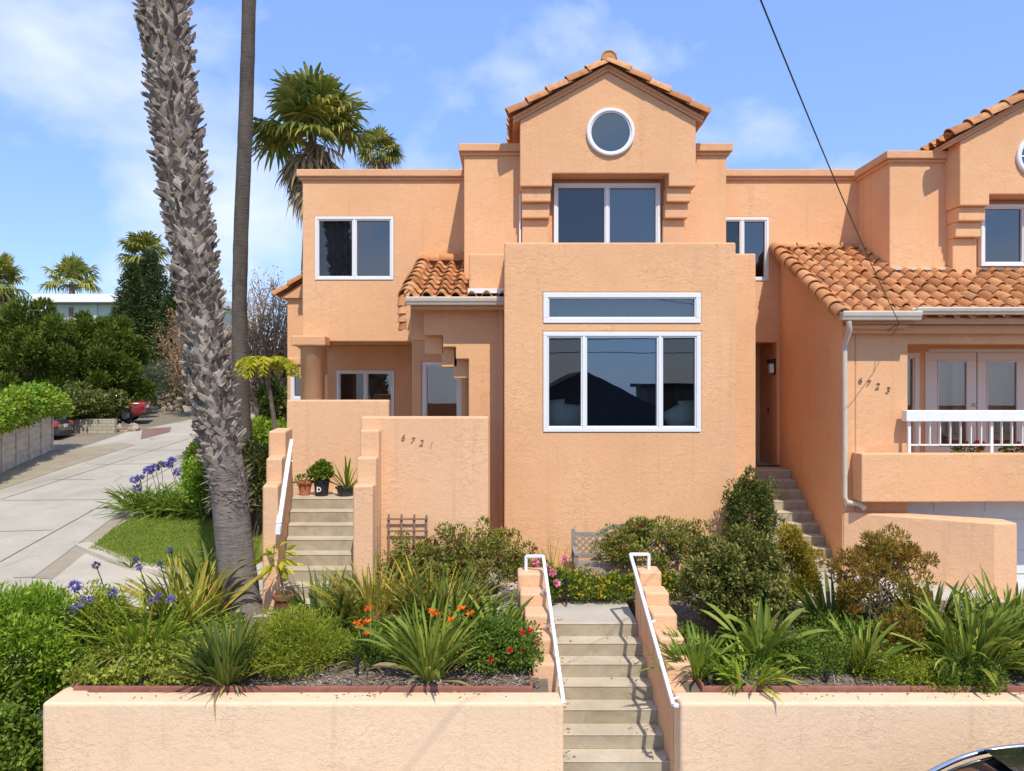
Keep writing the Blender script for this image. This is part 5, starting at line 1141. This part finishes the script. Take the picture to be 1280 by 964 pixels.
while z_ < min(ss[-1] - .2, s[13] + .5):
    a = i * 2.39996 + rng.normal(0, .12); i += 1; z_ += .0098
    c = np.array([np.interp(z_, ss, cc[:, k]) for k in range(3)]); c2 = np.array([np.interp(z_ + .2, ss, cc[:, k]) for k in range(3)]); up = nrm(c2 - c); r = np.interp(z_, ss, ww) * .84
    o = np.array((math.cos(a), math.sin(a), 0.)); o = nrm(o - up * o.dot(up)); t_ = np.cross(up, o)
    for sg in (-1, 1):
        if rng.uniform() < .06: continue
        L = rng.uniform(.16, .28); lean = rng.uniform(.35, 1.15) * sg; fl = rng.uniform(-.04, .11) if rng.uniform() > .05 else rng.uniform(.15, .4); wb = rng.uniform(.10, .165); wt_ = rng.uniform(.012, .09)
        d_ = nrm(up + t_ * lean + o * fl); sd_ = nrm(np.cross(d_, o) + rng.normal(0, .12, 3)); k_ = np.cross(sd_, d_); k_ = k_ if k_.dot(o) > 0 else -k_
        b0 = c + o * r + t_ * sg * -.02 - up * .03; th = .014
        bend = o * rng.uniform(.0, .09)
        pm = b0 + d_ * L * .55 + o * .012; pt = b0 + d_ * L + bend * 1.3
        ra = rng.uniform(-.09, .06)
        V = []
        for p_, w_ in ((b0, wb), (pm, wb * .8), (pt, wt_)):
            V += [p_ - sd_ * w_ / 2 - k_ * th / 2, p_ + sd_ * w_ / 2 - k_ * th / 2, p_ + sd_ * w_ * .3 + k_ * th, p_ - sd_ * w_ * .3 + k_ * th]
        V[8] = V[8] + d_ * ra; V[11] = V[11] + d_ * ra
        F = [(q * 4 + e, q * 4 + (e + 1) % 4, (q + 1) * 4 + (e + 1) % 4, (q + 1) * 4 + e) for q in (0, 1) for e in range(4)] + [(8, 9, 10, 11)]
        m.add(V, np.array(F))
m.build('leaf_bases', M['boot'], T)
n = 520; k = rng.uniform(0, 1, n); z0 = sb - .15 - k * .75; m = MB()      # ragged fibres below the boots
c = np.stack([np.interp(z0, ss, cc[:, q]) for q in range(3)], 1); a = rng.uniform(0, 6.283, n); o = np.stack([np.cos(a), np.sin(a), 0 * a], 1); rr = np.interp(z0, ss, ww) * 1.0
leaves(m, c + o * rr[:, None], np.stack([-np.sin(a) * rng.choice([-1, 1], n), np.cos(a) * rng.choice([-1, 1], n), rng.normal(.2, .6, n)], 1) + o * .12, rng.uniform(.06, .24, n), .014, .2); m.build('fibres', M['boot'], T)
crown(T, cc[-1], 1.0, 46, 26)
# tall slim palm behind it
pd = 16.5; T = thing('palm_tree', 'tall slim dark palm trunk rising just behind the shaggy palm', 'palm', (X(305, pd), pd, gz_(pd)))
q = [P(x, y, pd) for y, x in ((690, 309), (620, 306), (560, 303.5), (480, 301), (380, 299), (280, 301.5), (180, 306), (80, 309.5), (-30, 312), (-200, 314), (-700, 318))]; q[0][2] = gz_(pd) - .1
q = np.array(q); s = np.arange(len(q)); f = np.linspace(0, len(q) - 1, 80); qq = np.stack([np.interp(f, s, q[:, k]) for k in range(3)], 1)
for _ in range(3): qq[1:-1] = (qq[:-2] + 2 * qq[1:-1] + qq[2:]) / 4
rr = np.interp(f, s, np.array([14, 13, 11.5, 10, 9, 9, 8.8, 8.6, 8.2, 8, 7]) * pd / K); m = MB(); m.tube(qq, rr, 20, jitter=.03); m.build('trunk', M['trunk_dark'], T, smooth=True); crown(T, qq[-1], .9, 40, 16)
def palm(lab, px, py, d, rpx, base_y=None, dead=22, n=40, el=(-25, 85), lean=0, tr=9, group=None):
    top = P(px, py, d); T = thing('palm_tree', lab, 'palm', (top[0] + lean, d, gz_(d)), group); fr = rpx * d / K / 1.75
    m = MB(); t = np.linspace(0, 1, 26)[:, None]; b = np.array((top[0] + lean, d, gz_(d) - .1)); q = b + (top - b) * t; q[:, 0] += lean * .3 * np.sin(np.pi * t[:, 0]); m.tube(q, np.linspace(tr * 1.2, tr * .9, 26) * d / K / 2, 14, jitter=.05); m.build('trunk', M['trunk_dark'], T, smooth=True)
    crown(T, top, fr, n, dead, el=el)
palm('full green fan palm rising above the roof of the left townhouse', 391, 168, 26, 80, dead=40, n=48, el=(-6, 85), lean=-.35, tr=11)
palm('smaller fan palm peeking over the roof beside the taller one', 474, 190, 40, 33, dead=16, n=34, tr=6)
palm('shaggy fan palm standing behind the dark conifer', 181, 318, 58, 34, dead=26, n=34, tr=8)
palm('fan palm behind the flat roofed mint house', 90, 353, 82, 36, dead=12, n=30, el=(-10, 85), tr=7)
palm('fan palm cut by the left edge behind the round tree', -4, 352, 62, 40, dead=20, n=32, tr=8)

# ================================================================== BACKGROUND TREES
def tree(name, lab, base, trunk_r, c, r, k, per, L, W, mat, lr=.33, updir=.5, low=-.5, fill=.15, inner=.45, group=None, reach=(.6, .95), flat=.5, fold=.35):
    T = thing(name, lab, 'tree', tuple(base), group); cs = lumps(c, r, k, low, reach); m = MB()
    b = MB(); cc_ = np.array(c, float); b.tube([base, (np.array(base) * .5 + cc_ * .5), cc_], [trunk_r, trunk_r * .8, trunk_r * .5], 10); branches(b, (cc_ + np.array(base)) / 2, list(cs[:14]), trunk_r * .5, .15); b.build('trunk', M['bark'], T)
    for q in cs: blob(m, q, np.array(r) * lr * rng.uniform(.7, 1.15), per, L, W, inner, updir, fold=fold, flat=flat)
    blob(m, c, np.array(r) * .8, int(per * k * fill), L, W, .3, updir); m.build('crown', mat, T)
def tuft_tree(lab, px, py, d, rpx, hpx, k, per):
    c = P(px, py, d); r = (rpx * d / K, rpx * d / K * .8, hpx * d / K); tree('juniper_tree', lab, (c[0], d, gz_(d) - .1),   .28, c, r, k, per, .24, .075, M['juniper'], .21, .8, -.75, .12, .35, reach=(.62, 1.0), flat=.1)
tuft_tree('big rounded dark green juniper tree, left part at the photo edge', 30, 455, 37, 78, 74, 95, 560)
tuft_tree('big rounded dark green juniper tree, right part over the brick wall', 126, 460, 39, 58, 62, 90, 560)
def conifer(lab, px, d, top_py, w_px, n=20, per=420, base_py=530):
    x = X(px, d); zt = Z(top_py, d); zb = gz_(d); T = thing('conifer', lab, 'tree', (x, d, zb)); b = MB(); b.tube([(x, d, zb), (x, d, zt)], [.25, .03], 10); b.build('trunk', M['bark'], T); m = MB(); W_ = w_px * d / K / 2
    for i in range(n):
        f = (i + .5) / n; z = zb + (zt - zb) * (.12 + .88 * f); R_ = W_ * (1 - f) ** .75 + .15
        for k in range(max(4, int(11 * (1 - f)) + 4)):
            a = rng.uniform(0, 6.283); q = np.array((x + math.cos(a) * R_ * rng.uniform(.45, .8), d + math.sin(a) * R_ * .7, z + rng.uniform(-.2, .2))); blob(m, q, np.array((R_ * .4 + .12, R_ * .4 + .12, .35)), per // 4, .30, .085, .2, .25 , outw=1.2, flat=.2)
    m.build('crown', M['conifer'], T)
conifer('broad dark conifer beside the mint house', 164, 50, 336, 66)
conifer('taller dark conifer under the shaggy fan palm', 188, 52, 318, 90)
conifer('dark conifer half hidden behind the big palm trunk', 222, 50, 352, 72)
c = P(206, 478, 44); tree('cypress_shrub', 'spreading blue green cypress above the stone pillar', (c[0], 44, gz_(44)), .15, c, (1.9, 1.6, 1.3), 40, 160, .2, .05, M['blue_shrub'], .3, .2, -.5, .1)
for px, py, d, w_, h_, lab in ((186, 500, 48, 2.4, 1.7, 'dense dark shrub filling the shade behind the red car'), (238, 470, 50, 2.2, 2.4, 'dark leafy tree behind the stone pillar'), (345, 515, 27, .55, 1.1, 'dark leafy shrub against the left flank of the house'), (20, 500, 45, 6, 2.2, 'dark leafy shrub mass under the big juniper'), (104, 506, 34.6, 1.75, .85, 'low dark shrub spilling over the brick wall'), (345, 470, 42, 2.4, 1.2, 'dull green scrub on the far bank beside the alley')):
    c = P(px, py, d); tree('shrub_tree', lab, (c[0], d, gz_(d)), .1, c, (w_, min(w_, 2), h_), 34, 170, .2, .1, M['shrub_dark'], .36, .3, -.8)
# bare wintry tree
def bare_tree(lab, px, py, d, w_px, h_px, n):
    c = P(px, py, d); zb = gz_(d); T = thing('bare_tree', lab, 'tree', (c[0], d, zb)); m = MB(); tips = []
    for i in range(n):
        u = usphere(1)[0]; u[2] = abs(u[2]) * 1.1 - .1; a = np.array((c[0], d, zb + .4)) + rng.normal(0, .15, 3); e = np.array((c[0], d, c[2])) + u * (w_px * d / K / 2, w_px * d / K / 3, h_px * d / K / 2)
        t = np.linspace(0, 1, 7)[:, None]; q = a + (e - a) * t + rng.normal(0, .22, (7, 3)) * np.sin(np.pi * t); m.tube(q, np.linspace(.06, .012, 7), 4, cap=False)
        for k in range(9):
            j = rng.integers(2, 7); s0 = q[j]; dd = nrm(e - a + rng.normal(0, 3, 3) + (0, 0, 1)) * rng.uniform(.4, 1.3); m.tube([s0, s0 + dd * .5 + rng.normal(0, .08, 3), s0 + dd], [.016, .011, .005], 3, cap=False); tips.append(s0 + dd); tips.append(s0 + dd * .6)
    m.build('branches', M['twig'], T); f = MB(); tips = np.array(tips); tips = tips[rng.uniform(size=len(tips)) < .9]; tips = np.repeat(tips, 3, 0) + rng.normal(0, .1, (len(tips) * 3, 3)); leaves(f, tips, rng.normal(0, 1, tips.shape), .10, .07); f.build('crown', M['rosy'], T)
M['rosy'] = island('sparse_rosy_leaf', [(.20, .12, .08), (.30, .17, .11), (.18, .17, .06), (.36, .24, .17)], .7, .2, 1)
bare_tree('twiggy bare tree left of the house beyond the slim palm', 338, 435, 31, 100, 130, 120)
bare_tree('twiggy bare tree with a few rosy leaves beside the big palm', 250, 450, 40, 90, 125, 90)
# tree fern with lime fronds
d = 14.8; tp = P(330, 452, d); T = thing('fern_tree', 'small tree with arching lime green feathery fronds beside the house corner', 'tree', (X(352, d), d, gz_(d))); m = MB(); t = np.linspace(0, 1, 10)[:, None]; a = np.array((X(352, d), d, gz_(d))); q = a + (tp - a) * t; q[:, 0] += .12 * np.sin(np.pi * t[:, 0]); m.tube(q, np.linspace(.07, .035, 10), 8); m.build('trunk', M['bark'], T)
m = MB()
for k in range(15):
    a = k * 2.4 + rng.uniform(-.3, .3); L = rng.uniform(.75, 1.0); t = np.linspace(0, 1, 12); th = 2.1 * t ** 1.1; o = np.array((math.cos(a), math.sin(a), 0)); p = tp.copy(); pts = []
    for tt, h_ in zip(t, th): pts.append(p.copy()); p = p + (o * math.cos(h_ - .55) * .9 + np.array((0, 0, math.sin(.55 - h_)))) * L / 11
    pts = np.array(pts); sd_ = np.array((-math.sin(a), math.cos(a), 0)); m.tube(pts, .008, 4)
    for sg in (-1, 1):
        qq = np.repeat(pts[1:], 4, 0) + rng.normal(0, .012, (44, 3)); leaves(m, qq, sd_ * sg + o * .5 + (0, 0, -.8) + rng.normal(0, .2, (44, 3)), .24 * (1 - np.repeat(t[1:], 4) * .55), .035, .2)
m.build('crown', M['fern'], T)
# ================================================================== FAR LEFT: FENCE, WALLS, CARS, HOUSE
M['fence'] = plain('weathered_fence_board', (.60, .48, .36), .85, .3, 5, .2)
a = np.array((-15.4, 20.5)); b = np.array((-17.55, 28.6)); F = thing('board_fence', 'pale grey horizontal board fence with posts beside the alley', 'fence', (a[0], a[1], gz_(a[1])))
n = 7; ht = 1.55; dirv = (b - a) / np.linalg.norm(b - a); perp = np.array((dirv[1], -dirv[0]))
for i in range(n + 1):
    p = a + (b - a) * i / n; z = gz_(p[1]); m = MB(); m.prism_z([tuple(p + dirv * sx * .055 + perp * sy) for sx, sy in ((-1, -.06), (1, -.06), (1, .09), (-1, .09))], z - .1, z + ht + .05); m.build('post', M['fence'], F, bevel=.01)
for i in range(n):
    p = a + (b - a) * i / n; q = a + (b - a) * (i + 1) / n; m = MB(); e0 = p + dirv * .056; e1 = q - dirv * .056
    for k in range(7):
        z0, z1 = gz_(p[1]) + k * ht / 7, gz_(q[1]) + k * ht / 7; hh = ht / 7 - .012
        V = [(e[0] + perp[0] * o, e[1] + perp[1] * o, z + dz) for o in (0.0, .035) for (e, z) in ((e0, z0), (e1, z1)) for dz in (.01, hh)]
        V = np.array(V); V[[4, 6]] += np.array((perp[0] * .018, perp[1] * .018, 0))
        m.add(V, np.array([(0, 1, 3, 2), (4, 6, 7, 5), (0, 4, 5, 1), (2, 3, 7, 6), (1, 5, 7, 3), (0, 2, 6, 4)]))
    m.build('boards', M['fence'], F)
T = thing('ivy_hedge', 'bright green ivy hedge draped over the top of the board fence', 'hedge', (a[0], a[1], gz_(a[1]))); m = MB()
for i in range(60):
    t = i / 59 * 1.0; p = a + (b - a) * t; z = gz_(p[1]) + ht + .45; blob(m, (p[0] + rng.uniform(-.3, .3), p[1] + rng.uniform(-.2, .2), z + rng.uniform(-.3, .28)), (.55, .5, .45), 240, .13, .11, .4, -.2, flat=.9)
m.build('foliage', M['shrub_bright'], T)
# white slumped brick wall, rubble, red brick drive
def brick_mat(name, c1, c2, mortar, sx, sy):
    t = NT(name); v = t.coord(); mp_ = t.mapping(v, (1, 1, 1), (R(90), 0, 0)); br = t.n('ShaderNodeTexBrick', i_Scale=1.0); br.inputs['Color1'].default_value = (*c1, 1); br.inputs['Color2'].default_value = (*c2, 1); br.inputs['Mortar'].default_value = (*mortar, 1)
    br.inputs['Brick Width'].default_value = sx; br.inputs['Row Height'].default_value = sy; br.inputs['Mortar Size'].default_value = .015; t.l(mp_, br.inputs[0])
    c = t.mix(t.math('MULTIPLY', t.noise(2.5, 5, .6, v), .4), br.outputs[0], [x * .6 for x in c1]); return t.bsdf(c, .9, br.outputs[1], -.6, .02, spec=.1)
M['slump'] = brick_mat('cream_slump_block', (.46, .41, .30), (.40, .36, .26), (.24, .21, .15), .42, .15)
d = 33.5; m = MB(); m.box(X(80, d), X(143, d), d, d + .25, gz_(d) - .2, Z(524, d)); tag(m.build('block_wall', M['slump'], loc=(X(110, d), d, gz_(d)), bevel=.02), 'low cream block wall under the big juniper', 'wall')
M['rock'] = island('field_stone', [(.10, .075, .055), (.22, .17, .12), (.36, .29, .21), (.46, .40, .32)], .9, 0, 2, .15, .5)
def stone_heap(name, lab, x0, x1, y, zb, zt, n, r, cat):
    m = MB()
    bm0 = bmesh.new(); bmesh.ops.create_icosphere(bm0, subdivisions=1, radius=1); V0 = np.array([v.co for v in bm0.verts]); F0 = np.array([[v.index for v in f.verts] for f in bm0.faces]); bm0.free()
    for i in range(n):
        z = rng.uniform(min(zb, zt - .3), max(zb, zt)); V = V0 * rng.uniform(.7, 1.3, 3) * r * (1 + rng.uniform(-.22, .22, (len(V0), 1))); m.add(V + (rng.uniform(x0, x1), y + rng.uniform(-.25, .25), z), F0)
    tag(m.build(name, M['rock'], loc=((x0 + x1) / 2, y, zb)), lab, cat)
d = 34.5; stone_heap('rubble_wall', 'rough field stone rubble wall beside the brick driveway', X(142, d), X(174, d), d, gz_(d), Z(533, d), 60, .17, 'wall')
d = 43; stone_heap('stone_pillar', 'rough stone gate pillar under the blue cypress', X(200, d), X(216, d), d, gz_(d) - .1, Z(493, d), 150, .14, 'pillar'); stone_heap('rubble_wall', 'low brown rubble wall running past the stone pillar', X(175, d), X(243, d), d - .3, gz_(d) - .2, Z(519, d), 220, .15, 'wall')
stone_heap('rubble_wall', 'stone wall to the right of the stone pillar', X(216, d), X(240, d), d + .3, gz_(d) - .1, Z(500, d), 170, .15, 'wall')
m = MB(); q = [G(px, py, .02) for px, py in ((176, 549), (212, 540), (214, 534), (178, 536))]; m.add(q, [(0, 1, 2, 3)]); struct(m.build('brick_driveway', M['brick_drive']))
m = MB(); q = [G(px, py, .015) for px, py in ((60, 566), (150, 553), (170, 556), (110, 575), (0, 612), (-40, 640), (-40, 600), (0, 592))]; m.add(q, [tuple(range(8))]); struct(m.build('verge', M['gutter_strip']))
# mint house
d = 72; H3 = thing('house', 'distant mint green house with a flat white roof above the trees', 'house', (X(95, d), d, gz_(d)))
M['mint'] = plain('mint_stucco', (.42, .55, .46), .9, .04, 2); M['bright_white'] = plain('white_fascia', (.82, .82, .8), .6, .03, 2)
x0, x1 = X(50, d), X(250, d); m = MB(); m.box(x0, x1, d + 1, d + 12, gz_(d), Z(379, d)); m.build('wall', M['mint'], H3); m = MB(); m.box(X(37, d), x1 + .5, d, d + 13, Z(377.5, d), Z(367.5, d)); m.build('roof', M['bright_white'], H3)
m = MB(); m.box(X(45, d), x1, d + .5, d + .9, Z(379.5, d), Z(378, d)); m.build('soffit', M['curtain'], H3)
m = MB(); m.box(X(79, d), X(84, d), d + .9, d + 1, Z(412, d), Z(383, d)); m.build('shutter', M['brown'], H3); m = MB(); m.box(X(106, d), X(115, d), d + .85, d + .999, Z(420, d), Z(379, d)); m.build('pilaster', M['mint'], H3)

# ------------------------------------------------------------------ cars
def paint(name, col): return plain(name, col, .25, .05, 2, coat=.8)
M['car_dark'] = paint('dark_slate_paint', (.03, .037, .043)); M['car_red'] = paint('dark_red_paint', (.20, .008, .014)); M['car_white'] = paint('white_car_paint', (.75, .75, .75)); M['car_black'] = paint('black_car_paint', (.012, .012, .014))
M['car_glass'] = plain('tinted_car_glass', (.012, .014, .017), .04, .05, 2, spec=.8, coat=1); M['tyre'] = plain('tyre_rubber', (.02, .02, .02), .85, .2, 9); M['tail'] = plain('red_lamp_lens', (.5, .02, .02), .2, .1, 4, coat=1); M['lens'] = plain('clear_lamp_lens', (.7, .72, .75), .1, .05, 4, coat=1); M['chrome'] = plain('bright_roof_trim', (.72, .73, .74), .25, .05, 3, metal=1)
def car(lab, loc, rot, mat, L=4.5, W=1.8, Hh=1.45, wagon=True, trim='chrome', roofmat=None):
    T = thing('parked_car', lab, 'car', loc, rotz=rot); h = L / 2; w = W / 2
    sec = [(-h, .45, .78, .80), (-h + .06, .30, .98, .90), (-h + .35, .22, 1.02 if wagon else .98, .97), (-h + .9, .20, .98, 1), (-.2, .20, .95, 1), (h - 1.6, .20, .95, 1), (h - 1.0, .20, .90, .98), (h - .35, .24, .78, .92), (h - .06, .32, .66, .82), (h, .42, .58, .74)]
    V = []
    for x, z0, z1, k in sec:
        ww = w * k; zm = z0 + (z1 - z0) * .55
        V.append([(x, -ww * .88, z0), (x, -ww * .98, z0 + .12), (x, -ww, zm), (x, -ww * .97, z1 - .08), (x, -ww * .9, z1), (x, 0, z1 + .03), (x, ww * .9, z1), (x, ww * .97, z1 - .08), (x, ww, zm), (x, ww * .98, z0 + .12), (x, ww * .88, z0)])
    n = len(sec); k = 11; V = np.array(V).reshape(-1, 3); m = MB(); i = np.arange(n - 1)[:, None] * k; j = np.arange(k)[None]; j2 = (j + 1) % k
    m.add(V, np.stack([i + j, i + j2, i + k + j2, i + k + j], -1).reshape(-1, 4)); m.add(V[:k], [tuple(range(k))]); m.add(V[-k:], [tuple(range(k - 1, -1, -1))])
    o = m.build('body', mat, T, smooth=True); sm = o.modifiers.new('round', 'SUBSURF'); sm.levels = 2; sm.render_levels = 2
    # weld for smooth body
    bm = bmesh.new(); bm.from_mesh(o.data); bmesh.ops.remove_doubles(bm, verts=bm.verts, dist=1e-4); bm.to_mesh(o.data); bm.free()
    # cabin
    r0 = -h + (.28 if wagon else .95); r1 = -h + (.75 if wagon else 1.55); f1 = h - 2.15; f0 = h - 1.25; zb = .90; zt = Hh
    sec = [(r0, zb, zb + .02, .86, .86), (r0 + (r1 - r0) * .5, zb, zb + (zt - zb) * .62, .87, .80), (r1, zb, zt - .05, .88, .70), (r1 + .5, zb, zt, .89, .70), ((r1 + f1) / 2, zb, zt + .02, .9, .71), (f1, zb, zt - .03, .9, .69), (f1 + (f0 - f1) * .5, zb, zb + (zt - zb) * .55, .88, .78), (f0, zb, zb + .01, .86, .86)]
    g = MB(); V = []
    for x, a, b_, ka, kb in sec: V.append([(x, -w * ka, a), (x, -w * kb, b_ - .04), (x, -w * kb * .88, b_), (x, 0, b_ + .025), (x, w * kb * .88, b_), (x, w * kb, b_ - .04), (x, w * ka, a)])
    k = 7; n = len(sec); V = np.array(V).reshape(-1, 3); i = np.arange(n - 1)[:, None] * k; j = np.arange(k - 1)[None]; g.add(V, np.stack([i + j, i + j + 1, i + k + j + 1, i + k + j], -1).reshape(-1, 4)); so_ = g.build('windows', M['car_glass'], T, smooth=True); so_.modifiers.new('round', 'SUBSURF').render_levels = 2
    rp = MB(); q = V.reshape(n, k, 3)[2:6].copy(); q[..., 2] += .012; q = q[:, 1:6]; i = np.arange(3)[:, None] * 5; j = np.arange(4)[None]; rp.add(q.reshape(-1, 3), np.stack([i + j, i + j + 1, i + 6 + j, i + 5 + j], -1).reshape(-1, 4)); rp.build('roof', roofmat or mat, T, smooth=True)
    for sy in (-1, 1):
        e = MB(); line = V.reshape(n, k, 3)[:, 1 if sy < 0 else 5].copy(); line[:, 2] += .015; line[:, 1] *= 1.01
        for _ in range(3): line = np.concatenate([line[:1], np.stack([line[:-1] * .75 + line[1:] * .25, line[:-1] * .25 + line[1:] * .75], 1).reshape(-1, 3), line[-1:]])
        e.tube(line, .026, 6); e.build('roof_rail', M[trim], T, smooth=True)
        p = MB(); 
        for xx in ((r1 + f1) / 2,): p.bar((xx, sy * w * .905, zb), (xx, sy * w * .725, zt - .05), .08, .02)
        p.build('pillar', mat, T)
        for xx in (-h + .85, h - .9):
            wh = MB(); a = np.linspace(0, 2 * np.pi, 24, endpoint=False); pr = [(.20, .0), (.31, .0), (.335, .03), (.335, .17), (.31, .2)]
            VV = np.concatenate([np.stack([xx + r_ * np.cos(a), np.full(24, sy * (w + .01 - y_)), .335 + r_ * np.sin(a)], 1) for r_, y_ in pr]); i = np.arange(24); wh.add(VV, np.concatenate([np.stack([q_ * 24 + i, q_ * 24 + (i + 1) % 24, (q_ + 1) * 24 + (i + 1) % 24, (q_ + 1) * 24 + i], 1) for q_ in range(4)])); wo_ = wh.build('wheel', M['tyre'], T)
            ri = MB(); ri.add(np.stack([xx + .2 * np.cos(a), np.full(24, sy * (w - .02)), .335 + .2 * np.sin(a)], 1), [tuple(range(24))])
            for s_ in range(5): an = s_ * 1.2566; ri.bar((xx, sy * (w + .0), .335), (xx + .2 * math.cos(an), sy * (w + .0), .335 + .2 * math.sin(an)), .05, .02)
            ri.build('rim', M['steel'], wo_)
        tl = MB(); tl.box(-h - .005, -h + .22, min(sy * w * .62, sy * w * .93), max(sy * w * .62, sy * w * .93), .70, .92); tl.build('tail_light', M['tail'], T, bevel=.04)
        hl = MB(); hl.box(h - .3, h - .03, min(sy * w * .5, sy * w * .82), max(sy * w * .5, sy * w * .82), .56, .68); hl.build('headlight', M['lens'], T, bevel=.03)
    bp = MB(); bp.box(-h - .06, -h + .2, -w * .85, w * .85, .32, .52); bp.build('bumper', M['black'], T, bevel=.05); pl = MB(); pl.box(-h - .015, -h + .03, -.18, .18, .66, .78); pl.build('number_plate', M['white'], T)
    return T
c = G(72, 565); car('dark grey suv parked behind the board fence beside the alley', (-21.2, 31.6, gz_(31.5) - .15), R(190), M['car_dark'], 4.5, 1.85, 1.68)
d = 40; car('dark red car parked under the juniper on the brick driveway', (X(118, 36.5), 36.8, Z(528, 36.0)), R(196), M['car_red'], 4.5, 1.8, 1.5, False)
d = 47; car('white car far up the alley beyond the slim palm', (X(300, d), d, gz_(d)), R(150), M['car_white'], 4.4, 1.8, 1.5)
car('black car with a bright roof rail parked in the street at the lower right corner', (4.4, 6.22, .004), R(180), M['car_black'], 4.6, 1.84, 1.58, True)

# garden lights
def light(lab, px, py, d, mat, h=.28):
    p = P(px, py, d); T = thing('garden_light', lab, 'lamp', (p[0], d, bz(px, d))); m = MB(); m.tube([(p[0], d, bz(px, d) - .02), (p[0], d, p[2])], .012, 8); m.build('stake', M['black'], T); m = MB(); lathe(m, [(.0, p[2] + .03), (.03, p[2] + .025), (.032, p[2] - .05), (.02, p[2] - .06)], p[0], d, 14); m.build('lamp_head', mat, T)
light('small black garden light on a stake in the mulch', 447, 822, 8.55, M['black']); light('short grey garden light at the left edging board', 437, 853, 8.3, M['steel']); light('small silver garden light beside the right stepped cheek', 888, 847, 8.4, M['steel']); light('small black garden light in the right ground cover', 1033, 842, 8.42, M['black']); light('tiny grey garden light in the left corner by the edging board', 659, 852, 8.32, M['steel']); light('square dark garden light under the pink roses', 708, 725, 10.75, M['black'])

# ------------------------------------------------------------------ across the street (seen in the window glass)
H4 = thing('house', 'grey gabled house across the street mirrored in the picture window', 'house', (6, -20, 0)); M['far_wall'] = plain('tan_wall', (.20, .17, .14), .9, .1, 1); M['far_roof'] = plain('dark_shingle', (.05, .05, .055), .9, .2, 4)
m = MB(); m.box(-2.2, 10.6, -30, -20, 0, 2.1); m.box(10, 26, -36, -31.2, 0, 4.7); m.build('wall', M['far_wall'], H4); m = MB(); m.prism_y([(-3.2, 2.0), (11.6, 2.0), (4.2, 5.75)], -30.5, -19.4); m.box(9.6, 26.4, -36.4, -31, 4.7, 5.0); m.build('roof', M['far_roof'], H4)
for i, (z_, s_) in enumerate(((6.3, 0), (6.9, .1))):
    m = MB(); t = np.linspace(-40, 40, 41); m.tube(np.stack([t, np.full(41, -9. - s_), z_ + .0006 * t ** 2], 1), .02, 5); tag(m.build('power_cable', M['black'], loc=(0, -9, z_)), ['lower street wire mirrored in the picture window', 'upper street wire mirrored in the picture window'][i], 'cable')

# fallen leaves on the steps, landing and wall tops
m = MB(); n = 150; k = rng.integers(0, 9, n); yy = 10.03 - .283 * k - rng.uniform(-.24, -.03, n); xx = np.where(rng.uniform(size=n) < .6, sl_x(yy) + np.abs(rng.normal(0, .12, n)) + .02, sr_x(yy) - np.abs(rng.normal(0, .2, n)) - .02); zz = LZ - .165 * k + .006
leaves(m, np.stack([xx, yy, zz], 1), np.stack([rng.normal(0, 1, n), rng.normal(0, 1, n), rng.uniform(0, .15, n)], 1), rng.uniform(.025, .055, n), .02)
n = 160; xx = rng.uniform(-4.6, 7, n); xx = xx[(xx < .1) | (xx > 2.2)]; n = len(xx); leaves(m, np.stack([xx, rng.uniform(8.0, 8.19, n), np.full(n, WT + .006)], 1), np.stack([rng.normal(0, 1, n), rng.normal(0, .5, n), rng.uniform(0, .2, n)], 1), rng.uniform(.02, .05, n), .016)
tag(m.build('fallen_leaves', M['withered']), 'small dry leaves fallen on the front steps and wall tops', 'fallen leaves', kind='stuff')
